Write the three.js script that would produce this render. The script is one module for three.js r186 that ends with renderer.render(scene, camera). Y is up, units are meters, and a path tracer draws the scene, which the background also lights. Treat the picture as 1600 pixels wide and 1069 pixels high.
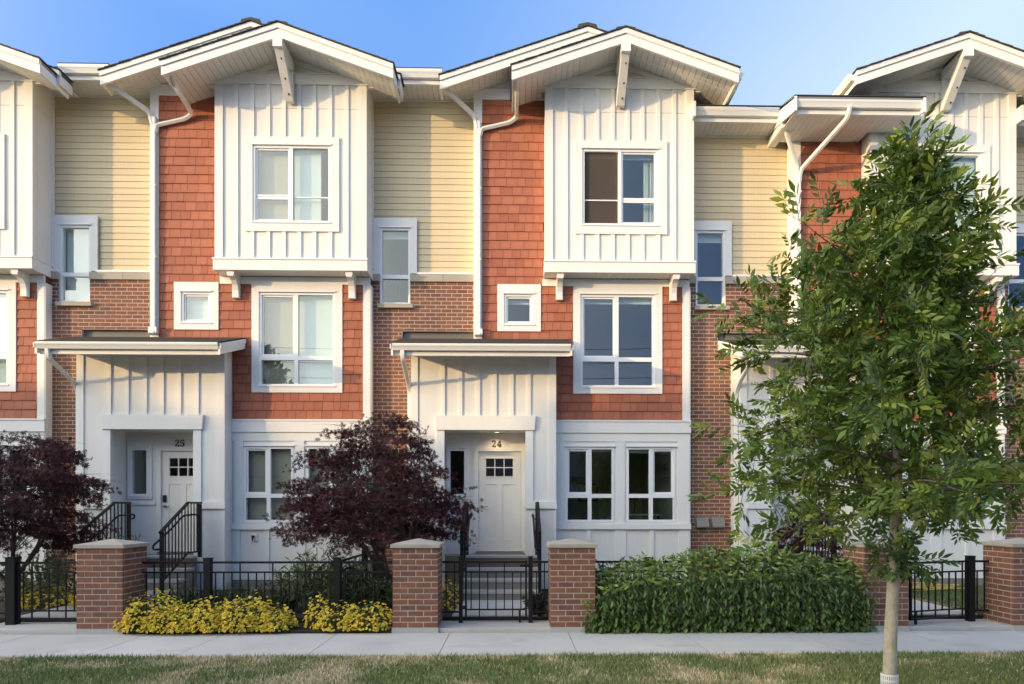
import * as THREE from 'three';
import { mergeGeometries } from 'three/addons/utils/BufferGeometryUtils.js';
import { FontLoader } from 'three/addons/loaders/FontLoader.js';
import { TextGeometry } from 'three/addons/geometries/TextGeometry.js';

// ------------------------------------------------------------------ camera, sky, sun, exposure
const scene = new THREE.Scene();
const YAW = THREE.MathUtils.degToRad(1.2), FOCAL = 1060, HORIZON = 795;
const camera = new THREE.PerspectiveCamera(2 * Math.atan(HORIZON / FOCAL) * 180 / Math.PI, 1.4968, 0.1, 600);
camera.position.set(0, 1.7, 0);
camera.rotation.y = -YAW;
const CX = 800 + FOCAL * Math.tan(YAW);
camera.setViewOffset(2 * CX, 2 * HORIZON, 0, 0, 1600, 1069);      // shift lens: verticals stay vertical
scene.add(camera);

const SUN_AZ = THREE.MathUtils.degToRad(62.2), SUN_EL = THREE.MathUtils.degToRad(7.5);
const toSun = new THREE.Vector3(-Math.sin(SUN_AZ) * Math.cos(SUN_EL), Math.sin(SUN_EL), Math.cos(SUN_AZ) * Math.cos(SUN_EL));
{
  const W = 1024, H = 512, data = new Float32Array(W * H * 4), d = new THREE.Vector3();
  const mix = (a, b, t) => a + (b - a) * t;
  for (let j = 0; j < H; j++) for (let i = 0; i < W; i++) {
    const v = (j + 0.5) / H, u = (i + 0.5) / W, el = (v - 0.5) * Math.PI, az = (u - 0.5) * 2 * Math.PI;
    d.set(Math.cos(el) * Math.cos(az), Math.sin(el), Math.cos(el) * Math.sin(az));
    const cg = d.dot(toSun), g = Math.acos(Math.min(1, Math.max(-1, cg)));
    const e = Math.max(0, el);
    const haze = Math.exp(-e / 0.42);                                    // paler towards the horizon
    const phase = cg * cg;                                               // bluest at a right angle to the sun
    const wisp = 0.10 * Math.max(0, Math.sin(7 * d.x / (d.y + 0.25) + 2.2 * Math.sin(9 * d.y + 3 * d.x)) * Math.sin(26 * d.y + 4.2 * d.x)) * Math.exp(-Math.pow((e - 0.62) / 0.2, 2));
    const w = Math.min(0.95, 0.05 + 0.24 * haze + 1.8 * phase + wisp * Math.max(0, 1 - 2 * phase));
    const glow = 4.7 * Math.exp(-Math.pow(g / 0.68, 2)), up = Math.min(1, Math.max(0, (el + 0.02) / 0.05));
    const k = (j * W + i) * 4;
    data[k] = (mix(0.055, 0.50, w) + 1.00 * glow) * up + 0.13 * (1 - up);
    data[k + 1] = (mix(0.225, 0.635, w) + 0.91 * glow) * up + 0.13 * (1 - up);
    data[k + 2] = (mix(0.65, 0.775, w) + 0.72 * glow) * up + 0.12 * (1 - up);
    data[k + 3] = 1;
  }
  const sky = new THREE.DataTexture(data, W, H, THREE.RGBAFormat, THREE.FloatType);
  sky.mapping = THREE.EquirectangularReflectionMapping; sky.magFilter = THREE.LinearFilter; sky.minFilter = THREE.LinearFilter; sky.needsUpdate = true;
  scene.background = sky; scene.environment = sky;
}
const sun = new THREE.DirectionalLight(new THREE.Color().setRGB(1, 0.67, 0.31), 2.9);
sun.name = 'sun';
sun.target.position.set(0, 4, -12); sun.position.copy(sun.target.position).addScaledVector(toSun, 90);
sun.castShadow = true; sun.shadow.radius = 1; sun.shadow.mapSize.set(4096, 4096);
Object.assign(sun.shadow.camera, { left: -40, right: 40, top: 25, bottom: -25, near: 1, far: 200 });
scene.add(sun, sun.target);
const renderer = new THREE.WebGLRenderer({ antialias: true });
renderer.toneMapping = THREE.LinearToneMapping;
renderer.toneMappingExposure = 1.43;
renderer.shadowMap.enabled = true;

// ------------------------------------------------------------------ helpers
let seed = 12345;
const rnd = () => { seed = (seed + 0x6d2b79f5) | 0; let t = Math.imul(seed ^ (seed >>> 15), 1 | seed); t = (t + Math.imul(t ^ (t >>> 7), 61 | t)) ^ t; return ((t ^ (t >>> 14)) >>> 0) / 4294967296; };
const R = (a, b) => a + (b - a) * rnd();
const pick = (a) => a[Math.floor(rnd() * a.length)];
const V = (x, y, z) => new THREE.Vector3(x, y, z);
const used = new Map();
const numbered = (n) => { const k = used.get(n) || 0; used.set(n, k + 1); return k ? n + '_' + String(k).padStart(3, '0') : n; };
function shadowy(o) { o.castShadow = true; o.receiveShadow = true; return o; }
function thing(name, label, category, pos = [0, 0, 0], group) {
  const o = new THREE.Group(); o.name = numbered(name); o.position.set(...pos); scene.add(o);
  o.userData = { label, category }; if (group) o.userData.group = group;
  return o;
}
function grp(parent, name) { const o = new THREE.Group(); o.name = name; parent.add(o); return o; }
function mesh(parent, name, geo, mat, x = 0, y = 0, z = 0) {
  const m = shadowy(new THREE.Mesh(geo, mat)); m.name = name; m.position.set(x, y, z); parent.add(m); return m;
}
function structure(name, geo, mat) { const m = mesh(scene, name, geo, mat); m.userData.kind = 'structure'; return m; }
const boxes = new Map();
function boxG(w, h, d, v = 0) {
  const key = [Math.round(w * 5000), Math.round(h * 5000), Math.round(d * 5000), v].join();
  if (!boxes.has(key)) {
    const g = new THREE.BoxGeometry(w, h, d), uv = g.attributes.uv, ou = R(0, 7), ov = R(0, 7);
    const s = [[d, h], [d, h], [w, d], [w, d], [w, h], [w, h]];
    for (let i = 0; i < 24; i++) uv.setXY(i, uv.getX(i) * s[i >> 2][0] + ou, uv.getY(i) * s[i >> 2][1] + ov);
    boxes.set(key, g);
  }
  return boxes.get(key);
}
// a box from x0..x1, y0..y1 and from depth df (front) to db (back); depth D is z = -D
function bx(parent, name, mat, x0, x1, y0, y1, df, db, v = 0) {
  return mesh(parent, name, boxG(x1 - x0, y1 - y0, db - df, v), mat, (x0 + x1) / 2, (y0 + y1) / 2, -(df + db) / 2);
}
function gbox(x0, x1, y0, y1, df, db) { return boxG(x1 - x0, y1 - y0, db - df).clone().translate((x0 + x1) / 2, (y0 + y1) / 2, -(df + db) / 2); }
const flat = (g) => { const n = g.index ? g.toNonIndexed() : g; for (const k of Object.keys(n.attributes)) if (!['position', 'normal', 'uv'].includes(k)) n.deleteAttribute(k); return n; };
const join = (list) => mergeGeometries(list.map(flat), false);
const shape = (pts) => { const s = new THREE.Shape(); pts.forEach(([a, b], i) => (i ? s.lineTo(a, b) : s.moveTo(a, b))); s.closePath(); return s; };
// polygon in (x, y) standing from depth df to db
function polyZ(pts, df, db) { return new THREE.ExtrudeGeometry(shape(pts), { depth: db - df, bevelEnabled: false }).translate(0, 0, -db); }
// polygon in (depth, y) running from x0 to x1
function polyX(pts, x0, x1) {
  const g = new THREE.ExtrudeGeometry(shape(pts), { depth: x1 - x0, bevelEnabled: false });
  return g.applyMatrix4(new THREE.Matrix4().set(0, 0, 1, x0, 0, 1, 0, 0, -1, 0, 0, 0, 0, 0, 0, 1));
}
function holed(x0, x1, y0, y1, holes, df, db) { return cutout([[x0, y0], [x1, y0], [x1, y1], [x0, y1]], holes, df, db); }
function cutout(outline, holes, df, db) {
  const s = shape(outline);
  for (const [a, b, c, d] of holes) { const p = new THREE.Path(); p.moveTo(a, c); p.lineTo(a, d); p.lineTo(b, d); p.lineTo(b, c); p.closePath(); s.holes.push(p); }
  return new THREE.ExtrudeGeometry(s, { depth: db - df, bevelEnabled: false }).translate(0, 0, -db);
}
// flat bar with a rectangular section swept along points
function sweep(pts, w, h, round = true) {
  const P = [];
  if (round) for (let i = 0; i < pts.length; i++) {
    const p = pts[i];
    if (i === 0 || i === pts.length - 1) { P.push(p); continue; }
    const r = Math.min(0.09, p.distanceTo(pts[i - 1]) * 0.4, p.distanceTo(pts[i + 1]) * 0.4);
    const a = p.clone().lerp(pts[i - 1], r / p.distanceTo(pts[i - 1])), b = p.clone().lerp(pts[i + 1], r / p.distanceTo(pts[i + 1]));
    for (let k = 0; k <= 4; k++) { const t = k / 4; P.push(a.clone().multiplyScalar((1 - t) * (1 - t)).addScaledVector(p, 2 * t * (1 - t)).addScaledVector(b, t * t)); }
  } else P.push(...pts);
  const ring = []; const hw = w / 2, hh = h / 2, c = Math.min(hw, hh) * 0.35;
  for (const [a, b] of [[-hw + c, -hh], [hw - c, -hh], [hw, -hh + c], [hw, hh - c], [hw - c, hh], [-hw + c, hh], [-hw, hh - c], [-hw, -hh + c]]) ring.push([a, b]);
  const pos = [], idx = []; let side = null;
  P.forEach((p, i) => {
    const t = (P[Math.min(i + 1, P.length - 1)].clone().sub(P[Math.max(i - 1, 0)])).normalize();
    if (!side) { side = Math.abs(t.y) > 0.9 ? V(1, 0, 0) : V(0, 1, 0).cross(t); }
    side = side.addScaledVector(t, -side.dot(t)).normalize();
    const up = t.clone().cross(side);
    for (const [a, b] of ring) { const q = p.clone().addScaledVector(side, a).addScaledVector(up, b); pos.push(q.x, q.y, q.z); }
    if (i) for (let k = 0; k < 8; k++) { const a = (i - 1) * 8 + k, b = (i - 1) * 8 + (k + 1) % 8; idx.push(a, b, a + 8, b, b + 8, a + 8); }
  });
  const n = P.length - 1;
  for (let k = 1; k < 7; k++) { idx.push(0, k + 1, k); idx.push(n * 8, n * 8 + k, n * 8 + k + 1); }
  const g = new THREE.BufferGeometry(); g.setAttribute('position', new THREE.Float32BufferAttribute(pos, 3)); g.setIndex(idx);
  const f = g.toNonIndexed(); f.computeVertexNormals();
  f.setAttribute('uv', new THREE.Float32BufferAttribute(new Float32Array(f.attributes.position.count * 2).map((_, i) => f.attributes.position.array[(i >> 1) * 3 + (i & 1)]), 2));
  return f;
}
function bar(a, b, w, h = w) { return sweep([a, b], w, h, false); }
// tapered round limb through points
function limb(pts, r0, r1, seg = 7) {
  const curve = new THREE.CatmullRomCurve3(pts), n = Math.max(3, pts.length * 3), fr = curve.computeFrenetFrames(n, false), pos = [], nor = [], uv = [], idx = [];
  for (let i = 0; i <= n; i++) {
    const p = curve.getPoint(i / n), r = r0 + (r1 - r0) * i / n;
    for (let k = 0; k <= seg; k++) {
      const a = k / seg * Math.PI * 2, q = fr.normals[i].clone().multiplyScalar(Math.cos(a)).addScaledVector(fr.binormals[i], Math.sin(a));
      pos.push(p.x + q.x * r, p.y + q.y * r, p.z + q.z * r); nor.push(q.x, q.y, q.z); uv.push(k / seg * 6.28 * r0, i / n * curve.getLength());
      if (i && k) { const b = i * (seg + 1) + k; idx.push(b - seg - 2, b - seg - 1, b - 1, b - 1, b - seg - 1, b); }
    }
  }
  const g = new THREE.BufferGeometry();
  g.setAttribute('position', new THREE.Float32BufferAttribute(pos, 3)); g.setAttribute('normal', new THREE.Float32BufferAttribute(nor, 3)); g.setAttribute('uv', new THREE.Float32BufferAttribute(uv, 2)); g.setIndex(idx);
  return g;
}

// ------------------------------------------------------------------ textures and materials
const grid = new Float32Array(64 * 64).map(() => rnd());
const vn = (x, y, p) => {                                                 // value noise that repeats after p cells
  const xi = Math.floor(x), yi = Math.floor(y), fx = x - xi, fy = y - yi, s = (t) => t * t * (3 - 2 * t);
  const at = (a, b) => grid[(((a % p) + p) % p) % 64 + ((((b % p) + p) % p) % 64) * 64], u = s(fx), v = s(fy);
  return (at(xi, yi) * (1 - u) + at(xi + 1, yi) * u) * (1 - v) + (at(xi, yi + 1) * (1 - u) + at(xi + 1, yi + 1) * u) * v;
};
const fbm = (u, v, p, oct) => { let s = 0, a = 0.5, t = 0; for (let i = 0; i < oct; i++) { s += a * vn(u * p, v * p, p); t += a; a *= 0.55; p *= 2; } return s / t; };
function tex(size, fn, metres, srgb = false) {
  const d = new Uint8Array(size * size * 4);
  for (let j = 0; j < size; j++) for (let i = 0; i < size; i++) {
    const c = fn(i / size, j / size), k = (j * size + i) * 4;
    for (let q = 0; q < 3; q++) d[k + q] = Math.max(0, Math.min(255, Math.round((Array.isArray(c) ? c[q] : c) * 255)));
    d[k + 3] = 255;
  }
  const t = new THREE.DataTexture(d, size, size); t.wrapS = t.wrapT = THREE.RepeatWrapping; t.magFilter = THREE.LinearFilter; t.minFilter = THREE.LinearMipmapLinearFilter; t.generateMipmaps = true;
  t.repeat.set(1 / metres, 1 / metres); if (srgb) t.colorSpace = THREE.SRGBColorSpace; t.needsUpdate = true; return t;
}
const speck = () => rnd();
const T = {
  paint: tex(512, (u, v) => { const a = fbm(u, v, 3, 4), b = vn(u * 64, v * 3, 64); return 0.93 + 0.07 * a - 0.025 * b * b; }, 1.6),
  paintBump: tex(512, (u, v) => 0.5 * fbm(u, v, 16, 4) + 0.5 * vn(u * 60, v * 4, 60), 0.8),
  wood: tex(512, (u, v) => { const a = vn(u * 4, v * 60, 60), b = fbm(u, v, 4, 4); return 0.88 + 0.06 * a + 0.06 * b; }, 1.2),
  cedar: tex(512, (u, v) => { const a = vn(u * 62, v * 3, 62), b = fbm(u, v, 5, 4), c = vn(u * 31 + 5, v * 2, 31); return 0.72 + 0.14 * a + 0.10 * b + 0.08 * c; }, 0.5),
  brick: tex(512, (u, v) => { const a = fbm(u, v, 8, 5), s = speck(); return 0.66 + 0.34 * a + (s > 0.96 ? 0.12 : s < 0.05 ? -0.22 : 0); }, 0.6),
  mortar: tex(256, (u, v) => 0.75 + 0.25 * fbm(u, v, 16, 4) + 0.12 * (speck() - 0.5), 0.3),
  concrete: tex(1024, (u, v) => { const a = fbm(u, v, 3, 6), b = fbm(u + 0.37, v + 0.11, 7, 5), s = speck(); const st = Math.max(0, b - 0.6) * 0.5; return 0.80 + 0.24 * (a - 0.3) - st + 0.07 * (s - 0.5); }, 2.6),
  concreteBump: tex(512, (u, v) => 0.6 * fbm(u, v, 40, 3) + 0.4 * speck(), 0.6),
  granule: tex(512, () => 0.55 + 0.6 * (speck() - 0.4), 0.5),
  bark: tex(512, (u, v) => { const a = fbm(u, v, 6, 5), b = vn(u * 40, v * 10, 40); return [0.70 + 0.3 * a - 0.16 * b, 0.70 + 0.28 * a - 0.17 * b, 0.68 + 0.24 * a - 0.18 * b]; }, 0.4),
  soil: tex(512, (u, v) => 0.5 + 0.7 * (fbm(u, v, 12, 5) - 0.3) + 0.2 * (speck() - 0.5), 1.5),
  lawn: tex(1024, (u, v) => { const a = Math.min(1, Math.max(0, (fbm(u, v, 5, 5) - 0.36) * 3.2)), s = 0.75 + 0.5 * speck(); return [(0.26 * (1 - a) + 0.10 * a) * s * 1.6, (0.205 * (1 - a) + 0.13 * a) * s * 1.6, (0.12 * (1 - a) + 0.045 * a) * s * 1.6]; }, 7),
};
const C = (r, g, b) => new THREE.Color().setRGB(r, g, b);
const std = (color, roughness, o = {}) => new THREE.MeshStandardMaterial({ color, roughness, ...o });
const M = {
  white: std(C(0.80, 0.785, 0.755), 0.55, { map: T.paint, bumpMap: T.paintBump, bumpScale: 0.0006 }),
  whiteB: std(C(0.77, 0.757, 0.725), 0.58, { map: T.paint, bumpMap: T.paintBump, bumpScale: 0.0008 }),
  vinyl: std(C(0.80, 0.80, 0.80), 0.35),
  metalWhite: std(C(0.78, 0.78, 0.76), 0.32, { map: T.paint }),
  soffit: std(C(0.74, 0.73, 0.70), 0.5, { map: T.paint }),
  tan: [0, 1, 2].map((i) => std(C(0.63 + 0.02 * i, 0.525 + 0.017 * i, 0.34 + 0.01 * i), 0.6, { map: T.wood })),
  red: [0, 1, 2, 3].map((i) => std(C(0.35 + 0.025 * i, 0.112 + 0.010 * i, 0.062 + 0.006 * i), 0.75, { map: T.cedar, bumpMap: T.cedar, bumpScale: 0.002 })),
  redBack: std(C(0.12, 0.035, 0.025), 0.9),
  brick: [[0.255, 0.108, 0.066], [0.23, 0.10, 0.064], [0.285, 0.12, 0.07], [0.195, 0.092, 0.066], [0.265, 0.105, 0.06]].map((c) => std(C(...c), 0.88, { map: T.brick, bumpMap: T.brick, bumpScale: 0.002 })),
  mortar: std(C(0.54, 0.45, 0.38), 0.95, { map: T.mortar }),
  stone: std(C(0.47, 0.42, 0.35), 0.85, { map: T.concrete, bumpMap: T.concreteBump, bumpScale: 0.001 }),
  concrete: std(C(0.50, 0.49, 0.465), 0.88, { map: T.concrete, bumpMap: T.concreteBump, bumpScale: 0.002 }),
  walk: std(C(0.63, 0.60, 0.55), 0.9, { map: T.concrete, bumpMap: T.concreteBump, bumpScale: 0.003 }),
  jointDark: std(C(0.05, 0.048, 0.045), 1),
  step: std(C(0.29, 0.25, 0.20), 0.9, { map: T.concrete, bumpMap: T.concreteBump, bumpScale: 0.002 }),
  asphaltShingle: std(C(0.10, 0.095, 0.09), 0.95, { map: T.granule, bumpMap: T.granule, bumpScale: 0.002 }),
  flash: std(C(0.24, 0.235, 0.225), 0.5, { metalness: 0.3 }),
  slotFlash: std(C(0.15, 0.145, 0.135), 0.6),
  brownRiser: std(C(0.17, 0.105, 0.075), 0.85, { map: T.wood }),
  black: new THREE.MeshPhysicalMaterial({ color: C(0.008, 0.008, 0.009), roughness: 0.5, specularIntensity: 0.55 }),
  iron: std(C(0.012, 0.012, 0.012), 0.85),
  glass: new THREE.MeshPhysicalMaterial({ color: C(0.9, 0.95, 0.94), roughness: 0.0, metalness: 0, transmission: 1, thickness: 0, ior: 1.8 }),
  screen: std(C(0.11, 0.09, 0.075), 0.9, { transparent: true, opacity: 0.45 }),
  blind: std(C(0.47, 0.39, 0.32), 0.85),
  blindPale: std(C(0.72, 0.75, 0.74), 0.85),
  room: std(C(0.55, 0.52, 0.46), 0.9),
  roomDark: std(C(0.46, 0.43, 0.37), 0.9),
  door: std(C(0.78, 0.76, 0.72), 0.45, { map: T.paint }),
  nickel: std(C(0.42, 0.40, 0.37), 0.3, { metalness: 0.9 }),
  ventGrey: std(C(0.20, 0.19, 0.175), 0.55),
  hose: std(C(0.62, 0.44, 0.12), 0.5),
  bark: std(C(0.52, 0.46, 0.37), 0.9, { map: T.bark, bumpMap: T.bark, bumpScale: 0.006 }),
  mapleBark: std(C(0.26, 0.23, 0.20), 0.9, { map: T.bark, bumpMap: T.bark, bumpScale: 0.004 }),
  mapleTwig: std(C(0.085, 0.055, 0.048), 0.9),
  twig: std(C(0.16, 0.12, 0.085), 0.9),
  soil: std(C(0.055, 0.042, 0.03), 1, { map: T.soil }),
  lawn: std(C(0.85, 0.85, 0.8), 1, { map: T.lawn }),
  asphalt: std(C(0.055, 0.055, 0.056), 0.95, { map: T.granule }),
  guard: std(C(0.70, 0.70, 0.68), 0.5),
};
const leafMat = (r, g, b, rough = 0.55, tr = 0.3) => new THREE.MeshPhysicalMaterial({ color: C(r, g, b), roughness: rough, transmission: tr, thickness: 0, side: THREE.DoubleSide });

// ------------------------------------------------------------------ ground
const Y_YARD = 0.13, D_WALK = 7.87, D_PILLAR = 9.3, D_FENCE = 9.8;
const plane = (x0, x1, d0, d1, y) => { const g = new THREE.PlaneGeometry(x1 - x0, d1 - d0).rotateX(-Math.PI / 2).translate((x0 + x1) / 2, y, -(d0 + d1) / 2); const p = g.attributes.position, uv = g.attributes.uv; for (let i = 0; i < p.count; i++) uv.setXY(i, p.getX(i), p.getZ(i)); return g; };
structure('ground', plane(-220, 220, -200, 240, -0.16), M.soil);
structure('road', plane(-200, 200, -3.2, 4.6, -0.125), M.asphalt);
structure('verge', gbox(-70, 70, -0.3, -0.012, 4.85, D_WALK + 0.02), M.lawn);
structure('kerb', gbox(-70, 70, -0.3, 0.0, 4.6, 4.846), M.concrete);
structure('far_verge', gbox(-90, 60, -0.3, 0.0, -9.5, -3.2), M.lawn);
structure('yard', gbox(-70, 70, -0.3, Y_YARD - 0.02, D_PILLAR + 0.68, 20), M.soil);
{ // pavement laid in slabs with open joints
  const walk = structure('pavement', gbox(-40, 40, -0.3, -0.02, D_WALK, D_PILLAR + 0.02), M.jointDark);
  let x = -11.1;
  const cuts = [-11.07, -9.53, -8.0, -6.47, -4.93, -3.9, -2.38, -0.853, 0.77, 2.34, 3.9, 5.45, 7.0, 8.55, 10.1, 11.65];
  for (let i = 0; i + 1 < cuts.length; i++) bx(walk, 'slab', M.walk, cuts[i] + 0.005, cuts[i + 1] - 0.005, -0.1, R(-0.0015, 0.0015), D_WALK, D_PILLAR, i);
  bx(walk, 'slab', M.walk, -40, cuts[0] - 0.005, -0.1, 0, D_WALK, D_PILLAR); bx(walk, 'slab', M.walk, cuts[cuts.length - 1] + 0.005, 40, -0.1, 0, D_WALK, D_PILLAR);
}

// ------------------------------------------------------------------ townhouses
const D = { tan: 13.75, brick: 13.65, red: 13.48, bay: 13.15, porch: 13.09, door: 13.72, can: 12.25 };
const font = await new FontLoader().loadAsync('fonts/droid/droid_serif_regular.typeface.json');

function strips(y0, y1, holes) {                                       // a course divided where a hole begins or ends inside it
  const ys = [y0, ...holes.flatMap(([, , g0, g1]) => [g0, g1]).filter((y) => y > y0 + 0.012 && y < y1 - 0.012).sort((p, q) => p - q), y1], out = [];
  for (let i = 0; i + 1 < ys.length; i++) if (ys[i + 1] - ys[i] > 0.012) out.push([ys[i], ys[i + 1]]);
  return out;
}
function cut(a, b, y0, y1, holes) {                                    // what is left of a..b after the holes that touch y0..y1
  let parts = [[a, b]];
  for (const [h0, h1, g0, g1] of holes) if (g1 > y0 + 0.0121 && g0 < y1 - 0.0121) {
    const next = [];
    for (const [p, q] of parts) { if (h0 > p) next.push([p, Math.min(q, h0)]); if (h1 < q) next.push([Math.max(p, h1), q]); }
    parts = next.filter(([p, q]) => q - p > 0.001);
  }
  return parts;
}
const COURSE = 0.078, BRICK = 0.213, JOINT = 0.0145;
function bricks(wall, x0, x1, y0, y1, df, holes, most) {
  const list = [];
  for (let r = 0; y0 + r * COURSE < y1 - 0.03; r++) {
    const ya = y0 + r * COURSE + JOINT, yb = Math.min(y1, y0 + (r + 1) * COURSE);
    for (let x = x0 - (r % 2 ? BRICK / 2 : 0); x < x1; x += BRICK) {
      const a = Math.max(x0, x), b = Math.min(x1, x + BRICK - JOINT), near = holes.filter(([p, q]) => q > a && p < b);
      for (const [sa, sb] of strips(ya, yb, near)) for (const [p, q] of cut(a, b, sa, sb, near)) if (q - p > 0.025) list.push([p, q, sa, sb]);
    }
  }
  list.reverse();                                                     // the topmost show best, the lowest stand behind plants
  const rest = [];
  list.forEach(([p, q, a, b], i) => {
    const w = Math.round((q - p) * 200) / 200, f = df + R(-0.0022, 0.0022);
    if (i < most) mesh(wall, 'brick', boxG(w, b - a, 0.06, Math.floor(rnd() * 3)), pick(M.brick), (p + q) / 2, (a + b) / 2, -(f + 0.03));
    else rest.push(boxG(w, b - a, 0.06, Math.floor(rnd() * 3)).clone().translate((p + q) / 2, (a + b) / 2, -(f + 0.03)));
  });
  if (rest.length) { const m = mesh(wall, 'brick', join(rest), M.brick[0]); m.userData.kind = 'stuff'; }
}
const shingleG = new Map();
function shingles(wall, x0, x1, y0, y1, df, holes) {
  const H = 0.178;
  for (let r = 0; y0 + r * H < y1 - 0.02; r++) {
    const ya = y0 + r * H, yb = Math.min(ya + H, y1);
    let x = x0 - R(0, 0.12);
    while (x < x1) {
      const w = pick([0.13, 0.165, 0.17, 0.2, 0.235, 0.27, 0.21]);
      const xa = Math.max(x0, x), xb = Math.min(x1, x + w), near = holes.filter(([p, q]) => q > xa && p < xb);
      for (const [sa, sb] of strips(ya, yb, near)) for (const [p, q] of cut(xa, xb, sa, sb, near)) if (q - p > 0.02) {
        const ww = Math.round((q - p - 0.006) * 200) / 200, h = Math.round((sb - sa) * 500) / 500, lap = Math.floor(rnd() * 3), key = [ww, h, lap].join();
        if (!shingleG.has(key)) { const o = 0.002 * lap; shingleG.set(key, polyX([[-0.022 - o, -0.003 + o], [-0.006, h + 0.012], [0.004, h + 0.012], [0.004, -0.003 + o]], -ww / 2, ww / 2)); }
        mesh(wall, 'shingle', shingleG.get(key), pick(M.red), (p + q) / 2, sa, -df);
      }
      x += w;
    }
  }
}
function siding(wall, x0, x1, y0, y1, df, holes) {
  const H = 0.129;
  for (let r = 0; y0 + r * H < y1 - 0.02; r++) {
    const ya = y0 + r * H, yb = Math.min(ya + H, y1), h = yb - ya;
    for (const [sa, sb] of strips(ya, yb, holes)) for (const [p, q] of cut(x0, x1, sa, sb, holes)) { const g = sb - sa; mesh(wall, 'plank', polyX([[-0.004 - 0.015 * (yb - sa) / H, 0], [-0.004 - 0.015 * (yb - sb) / H, g + (sb === yb ? 0.006 : 0)], [0.003, g], [0.003, 0]], p, q), pick(M.tan), 0, sa, -df); }
  }
}
// a window: trim boards, frame, mullions, panes, blinds. o.mx / o.my: mullion and transom lines [position, width]
function windowPart(house, name, x0, x1, y0, y1, d, o = {}) {
  const w = grp(house, name), t = o.trim || {}, f = 0.045;
  if (t.l) bx(w, 'side_trim', M.white, x0 - t.l, x0, y0 - (t.drop || 0), y1, d - 0.032, d + 0.005);
  if (t.r) bx(w, 'side_trim', M.white, x1, x1 + t.r, y0 - (t.drop || 0) + (t.rise || 0), y1, d - 0.032, d + 0.005);
  if (t.t) bx(w, 'head_trim', M.white, x0 - t.l, x1 + t.r, y1 + 0.001, y1 + t.t, d - 0.035, d + 0.005);
  if (t.b) bx(w, 'sill_trim', M.white, x0 - t.l, x1 + t.r, y0 - t.b, y0 - 0.001, d - 0.035, d + 0.005);
  if (t.t) bx(w, 'drip_cap', M.vinyl, x0 - 0.02, x1 + 0.02, y1 - 0.028, y1 - 0.004, d - 0.055, d + 0.01);
  mesh(w, 'frame', join([gbox(x0, x0 + f, y0, y1 - 0.03, d - 0.014, d + 0.085), gbox(x1 - f, x1, y0, y1 - 0.03, d - 0.014, d + 0.085), gbox(x0 + f, x1 - f, y0, y0 + f, d - 0.0145, d + 0.085), gbox(x0 + f, x1 - f, y1 - 0.03 - f, y1 - 0.03, d - 0.0145, d + 0.085)]), M.vinyl);
  if (t.b) bx(w, 'sill', M.vinyl, x0 - 0.015, x1 + 0.015, y0 - 0.012, y0 + 0.012, d - 0.05, d - 0.0142);
  const mx = o.mx || [], my = o.my || [];
  for (const [x, q] of mx) bx(w, 'mullion', M.vinyl, x - q / 2, x + q / 2, y0 + f, y1 - 0.03 - f, d - 0.012, d + 0.07);
  const xs = [x0 + f, ...mx.flatMap(([x, q]) => [x - q / 2, x + q / 2]), x1 - f], ys = [y0 + f, ...my.flatMap(([y, q]) => [y - q / 2, y + q / 2]), y1 - 0.03 - f];
  for (let i = 0; i < xs.length; i += 2) {
    for (const [y, q] of my) bx(w, 'transom', M.vinyl, xs[i], xs[i + 1], y - q / 2, y + q / 2, d - 0.01 + (q < 0.04 ? 0.03 : 0), d + 0.06);
    for (let j = 0; j < ys.length; j += 2) {
      const a = xs[i], b = xs[i + 1], c = ys[j], e = ys[j + 1], key = (i / 2) + ',' + (j / 2);
      if ((o.sash || []).includes(key)) {
        const s = 0.035; mesh(w, 'sash', join([gbox(a, a + s, c, e, d + 0.012, d + 0.05), gbox(b - s, b, c, e, d + 0.012, d + 0.05), gbox(a + s, b - s, c, c + s, d + 0.0125, d + 0.05), gbox(a + s, b - s, e - s, e, d + 0.0125, d + 0.05)]), M.vinyl);
      }
      if ((o.open || []).includes(key)) bx(w, 'insect_screen', M.screen, a, b, c, e, d + 0.04, d + 0.041);
      else bx(w, 'pane', M.glass, a - 0.004, b + 0.004, c - 0.004, e + 0.004, d + 0.028, d + 0.0305);
    }
  }
  for (const [a, b, c, e, m] of o.blinds || []) bx(w, 'blind', m, a, b, c, e, d + 0.15, d + 0.156);
  return w;
}
function roomPart(house, x0, x1, y0, y1, d, depth = 3.2, m = M.room) {
  const p = (g) => g;
  mesh(house, 'room', join([gbox(x0, x1, y0 - 0.05, y0, d, d + depth), gbox(x0, x1, y1, y1 + 0.05, d, d + depth), gbox(x0 - 0.05, x0, y0 - 0.05, y1 + 0.05, d, d + depth), gbox(x1, x1 + 0.05, y0 - 0.05, y1 + 0.05, d, d + depth), gbox(x0 - 0.05, x1 + 0.05, y0 - 0.05, y1 + 0.05, d + depth, d + depth + 0.05)]), m);
}
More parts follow.
